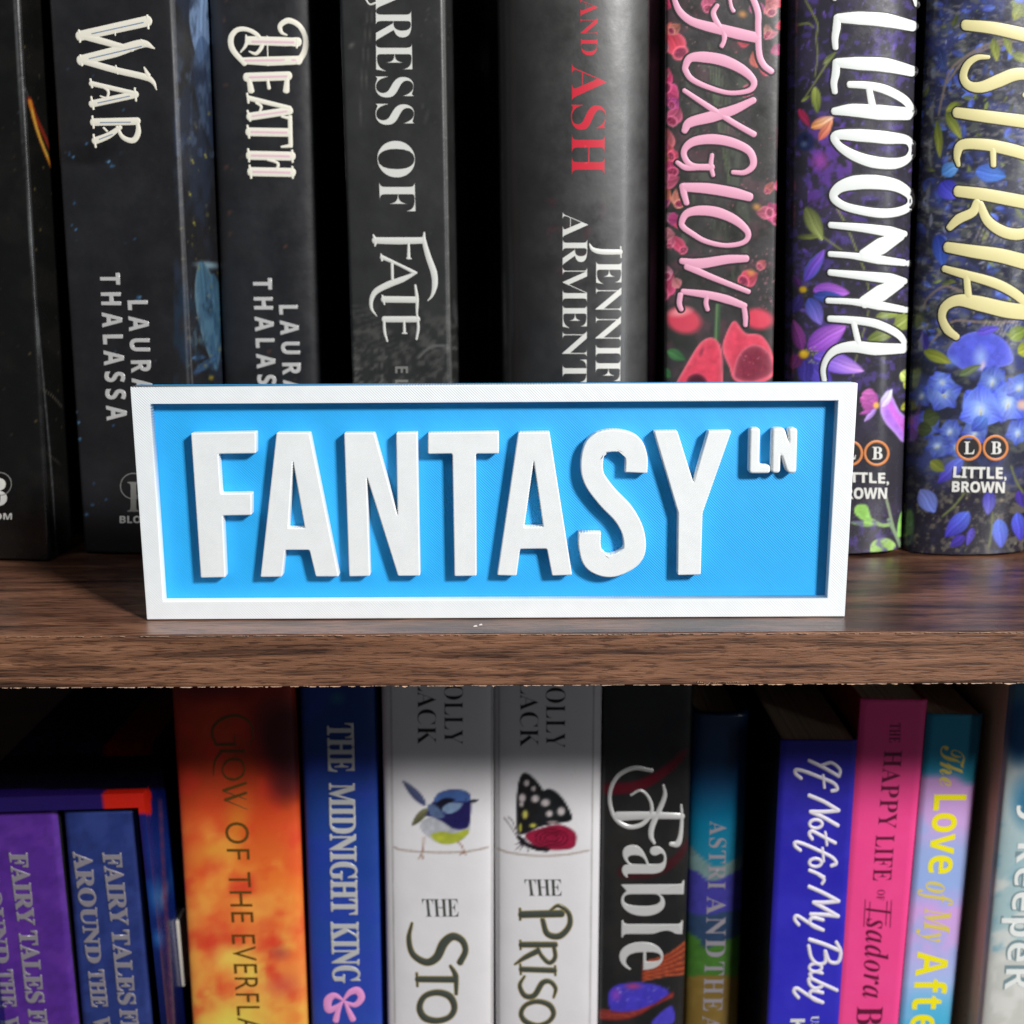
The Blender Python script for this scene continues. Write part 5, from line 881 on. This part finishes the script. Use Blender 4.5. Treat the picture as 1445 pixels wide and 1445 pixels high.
b.strokes('title_lettering', [(ki((318, 150), (390, 185), (466, 228)), P3), (ki((466, 228), (470, 195), (430, 162), (385, 172)), P3 * 0.9),
 (ki((430, 300), (456, 292), (440, 262), (370, 232), (300, 205), (256, 196), (252, 214), (280, 238)), P3), (ki((388, 222), (394, 284)), P3 * 0.8),
 (ki((318, 322), (390, 352), (464, 396)), P3 * 1.1), (ki((464, 396), (400, 402), (325, 402)), P3 * 1.1), (ki((325, 402), (390, 430), (460, 470)), P3 * 1.1), (circ(352, 462, 31, 21), P3 * 0.9, True), (ki((448, 556), (390, 526), (335, 498), (320, 512), (334, 536)), P3), (ki((398, 502), (406, 566)), P3 * 0.8),
 (ki((428, 668), (452, 655), (430, 625), (360, 590), (290, 560), (252, 552), (250, 570), (276, 592)), P3), (ki((384, 580), (390, 646)), P3 * 0.8), (circ(350, 652, 30, 20), P3 * 0.9, True), (ki((320, 690), (355, 704), (392, 724)), P3), (ki((365, 712), (392, 735), (382, 756)), P3 * 0.9),
 (ki((318, 770), (390, 802), (464, 842)), P3 * 1.1), (ki((464, 842), (400, 848), (340, 848)), P3 * 1.1), (ki((340, 848), (400, 880), (462, 916)), P3 * 1.1), (ki((462, 916), (390, 908), (326, 906)), P3 * 1.1), (ki((388, 934), (335, 924), (322, 948), (345, 968), (388, 984)), P3), (ki((388, 984), (320, 950), (262, 914), (248, 930), (268, 958)), P3),
 (ki((320, 1030), (390, 1052), (462, 1082)), P3 * 1.1), (ki((452, 1042), (474, 1090), (462, 1140), (420, 1138), (398, 1086)), P3), (ki((398, 1086), (398, 1140), (362, 1150), (330, 1120), (316, 1060)), P3), (circ(350, 1168, 30, 20), P3 * 0.9, True), (ki((384, 1196), (345, 1188), (322, 1200), (330, 1214)), P3 * 0.9), (ki((456, 1280), (390, 1250), (325, 1222), (320, 1246), (346, 1270), (378, 1262), (382, 1246)), P3), (ki((386, 1292), (334, 1282), (322, 1304), (345, 1326), (386, 1340)), P3), (ki((386, 1340), (320, 1308), (260, 1270), (244, 1286), (266, 1316)), P3)], INK_SOFTWHITE, 0.00025)
b.text('author_lettering', 'US', 'serif', ki((330, 1405), (326, 1470), (368, 1405), (364, 1470)), INK_WHITE, 0, 1.1); b.text('author_lettering', 'KAT', 'sansb', ki((228, 1420), (214, 1620), (300, 1420), (286, 1620)), INK_WHITE)

# ---- rust book set back between cobalt and pink
b = Book('book', 'dim rust-coloured book set far back between the cobalt book and the pink one', 0.15, ((1166, 985), (1150, 1300)), ((1214, 985), (1200, 1300)), ZS, -0.062, canvas=None, mat=P_SOFT, cover_rgb=(120, 52, 20), depth=0.11, group=GL)

# ---- pink book
kp = crop(1170, 960, 2.978)
c = Canvas(1175, 960, 1330, 1460, (236, 68, 138), 22); c.cloud(1175, 960, 1330, 1460, (240, 76, 146), 30, 0.5, 0.5, 0.3)
b = Book('book', 'hot pink book with dark maroon title on the lower shelf', 0.094, ((1214, 988), (1181, 1445)), ((1311, 988), (1267, 1445)), ZS, at(1260, 989, 0.094).z, canvas=c, mat=P_SOFT, gain=0.95, step=0.002, bulge=0.0008, p=8, cover_rgb=(170, 60, 40), group=GL)
for t_, st_, a1, a2, a3, a4 in (('THE', 'serif', (255, 180), (252, 262), (300, 180), (297, 262)), ('HAPPY', 'serif', (232, 295), (205, 622), (308, 295), (282, 622)), ('LIFE', 'serif', (197, 650), (183, 842), (275, 650), (260, 842)), ('OF', 'serif', (203, 880), (200, 925), (235, 880), (232, 925)), ('sadora', 'bolditalic', (158, 1000), (140, 1335), (262, 1000), (238, 1335)), ('B', 'serif', (118, 1370), (112, 1450), (226, 1370), (220, 1450))):
    b.text('title_lettering', t_, st_, kp(a1, a2, a3, a4), INK_MAROON, -0.005, 1.05)
b.strokes('title_lettering', [(kp((158, 962), (258, 975)), 3.4), (kp((152, 922), (146, 1035)), 1.2), (kp((172, 930), (166, 1035)), 1.2), (kp((262, 925), (256, 1038)), 1.2), (kp((244, 928), (238, 1030)), 1.2)], INK_MAROON, 0.00005)

# ---- Love (pastel)
c = Canvas(1260, 960, 1420, 1460, (196, 160, 214), 23)
c.vgrad([(960, (24, 128, 160)), (1088, (28, 134, 166)), (1100, (196, 150, 206)), (1160, (206, 164, 222)), (1200, (156, 176, 226)), (1250, (150, 176, 230)), (1285, (212, 164, 226)), (1330, (200, 170, 228)), (1390, (160, 190, 236)), (1420, (90, 182, 220)), (1460, (60, 176, 214))])
c.cloud(1260, 1120, 1420, 1460, (150, 180, 232), 26, 0.5, 0.6, 0.2); c.blob(1372, 1095, 26, 16, (24, 130, 150), 0, 0.9, 0.6)
b = Book('book', 'pastel teal, lilac and blue book with bright yellow title, right of the pink one', 0.093, ((1312, 1008), (1268, 1445)), ((1387, 1010), (1346, 1445)), ZS, at(1350, 1010, 0.093).z, canvas=c, mat=P_SOFT, gain=0.95, step=0.0015, bulge=0.0015, p=6, cover_rgb=(20, 20, 34), group=GL)
for t_, st_, mt, a1, a2, a3, a4 in (('The', 'script', INK_MUSTARD, (470, 275), (462, 445), (572, 275), (566, 445)), ('Love', 'sansb', INK_BRIGHTYELLOW, (442, 480), (415, 812), (578, 480), (545, 812)), ('of My', 'bolditalic', INK_MUSTARD, (408, 845), (395, 1100), (530, 845), (505, 1100)), ('Afterlife', 'sansb', INK_BRIGHTYELLOW, (372, 1140), (300, 1840), (512, 1140), (440, 1840))):
    b.text('title_lettering', t_, st_, kp(a1, a2, a3, a4), mt, 0.0, 1.16 if t_ == 'Afterlife' else 1.0)

# ---- Keeper
c = Canvas(1360, 960, 1520, 1460, (204, 208, 202), 24)
c.vgrad([(960, (60, 110, 140)), (1010, (120, 150, 160)), (1090, (190, 200, 200)), (1200, (170, 196, 200)), (1320, (176, 204, 206)), (1350, (206, 208, 202)), (1460, (206, 206, 198))])
c.blob(1440, 1030, 30, 60, (16, 76, 130), 0, 1, 0.5); c.blob(1450, 1130, 30, 50, (40, 110, 150), 0, 0.9, 0.7); c.cloud(1400, 1100, 1520, 1340, (130, 180, 196), 22, 0.5, 0.8, 0.15); c.cloud(1400, 1200, 1520, 1460, (226, 226, 220), 24, 0.52, 0.8, 0.15)
b = Book('book', 'pale cloudy blue and white book at the right end of the lower shelf', 0.080, ((1428, 965), (1388, 1445)), ((1560, 965), (1500, 1445)), ZS, -0.030, canvas=c, mat=P_SATIN, gain=0.9, step=0.0012, bulge=0.004, p=3, hard=True, cover_rgb=(236, 200, 168), group=GL)
for nm_, mt, off, bs_, em in (('title_outline', INK_TEAL, 0.035, 0.0, 0), ('title_lettering', INK_PAPERWHITE, -0.006, 0.00008, 0)):
    b.text(nm_, 'keepeR', 'sansb', kp((792, 685), (735, 1300), (910, 685), (858, 1300)), mt, off, 1.12, em, base=bs_)
    b.text(nm_, 'y', 'sansb', kp((822, 520), (815, 620), (900, 520), (895, 620)), mt, off, 1.0, em, base=bs_)
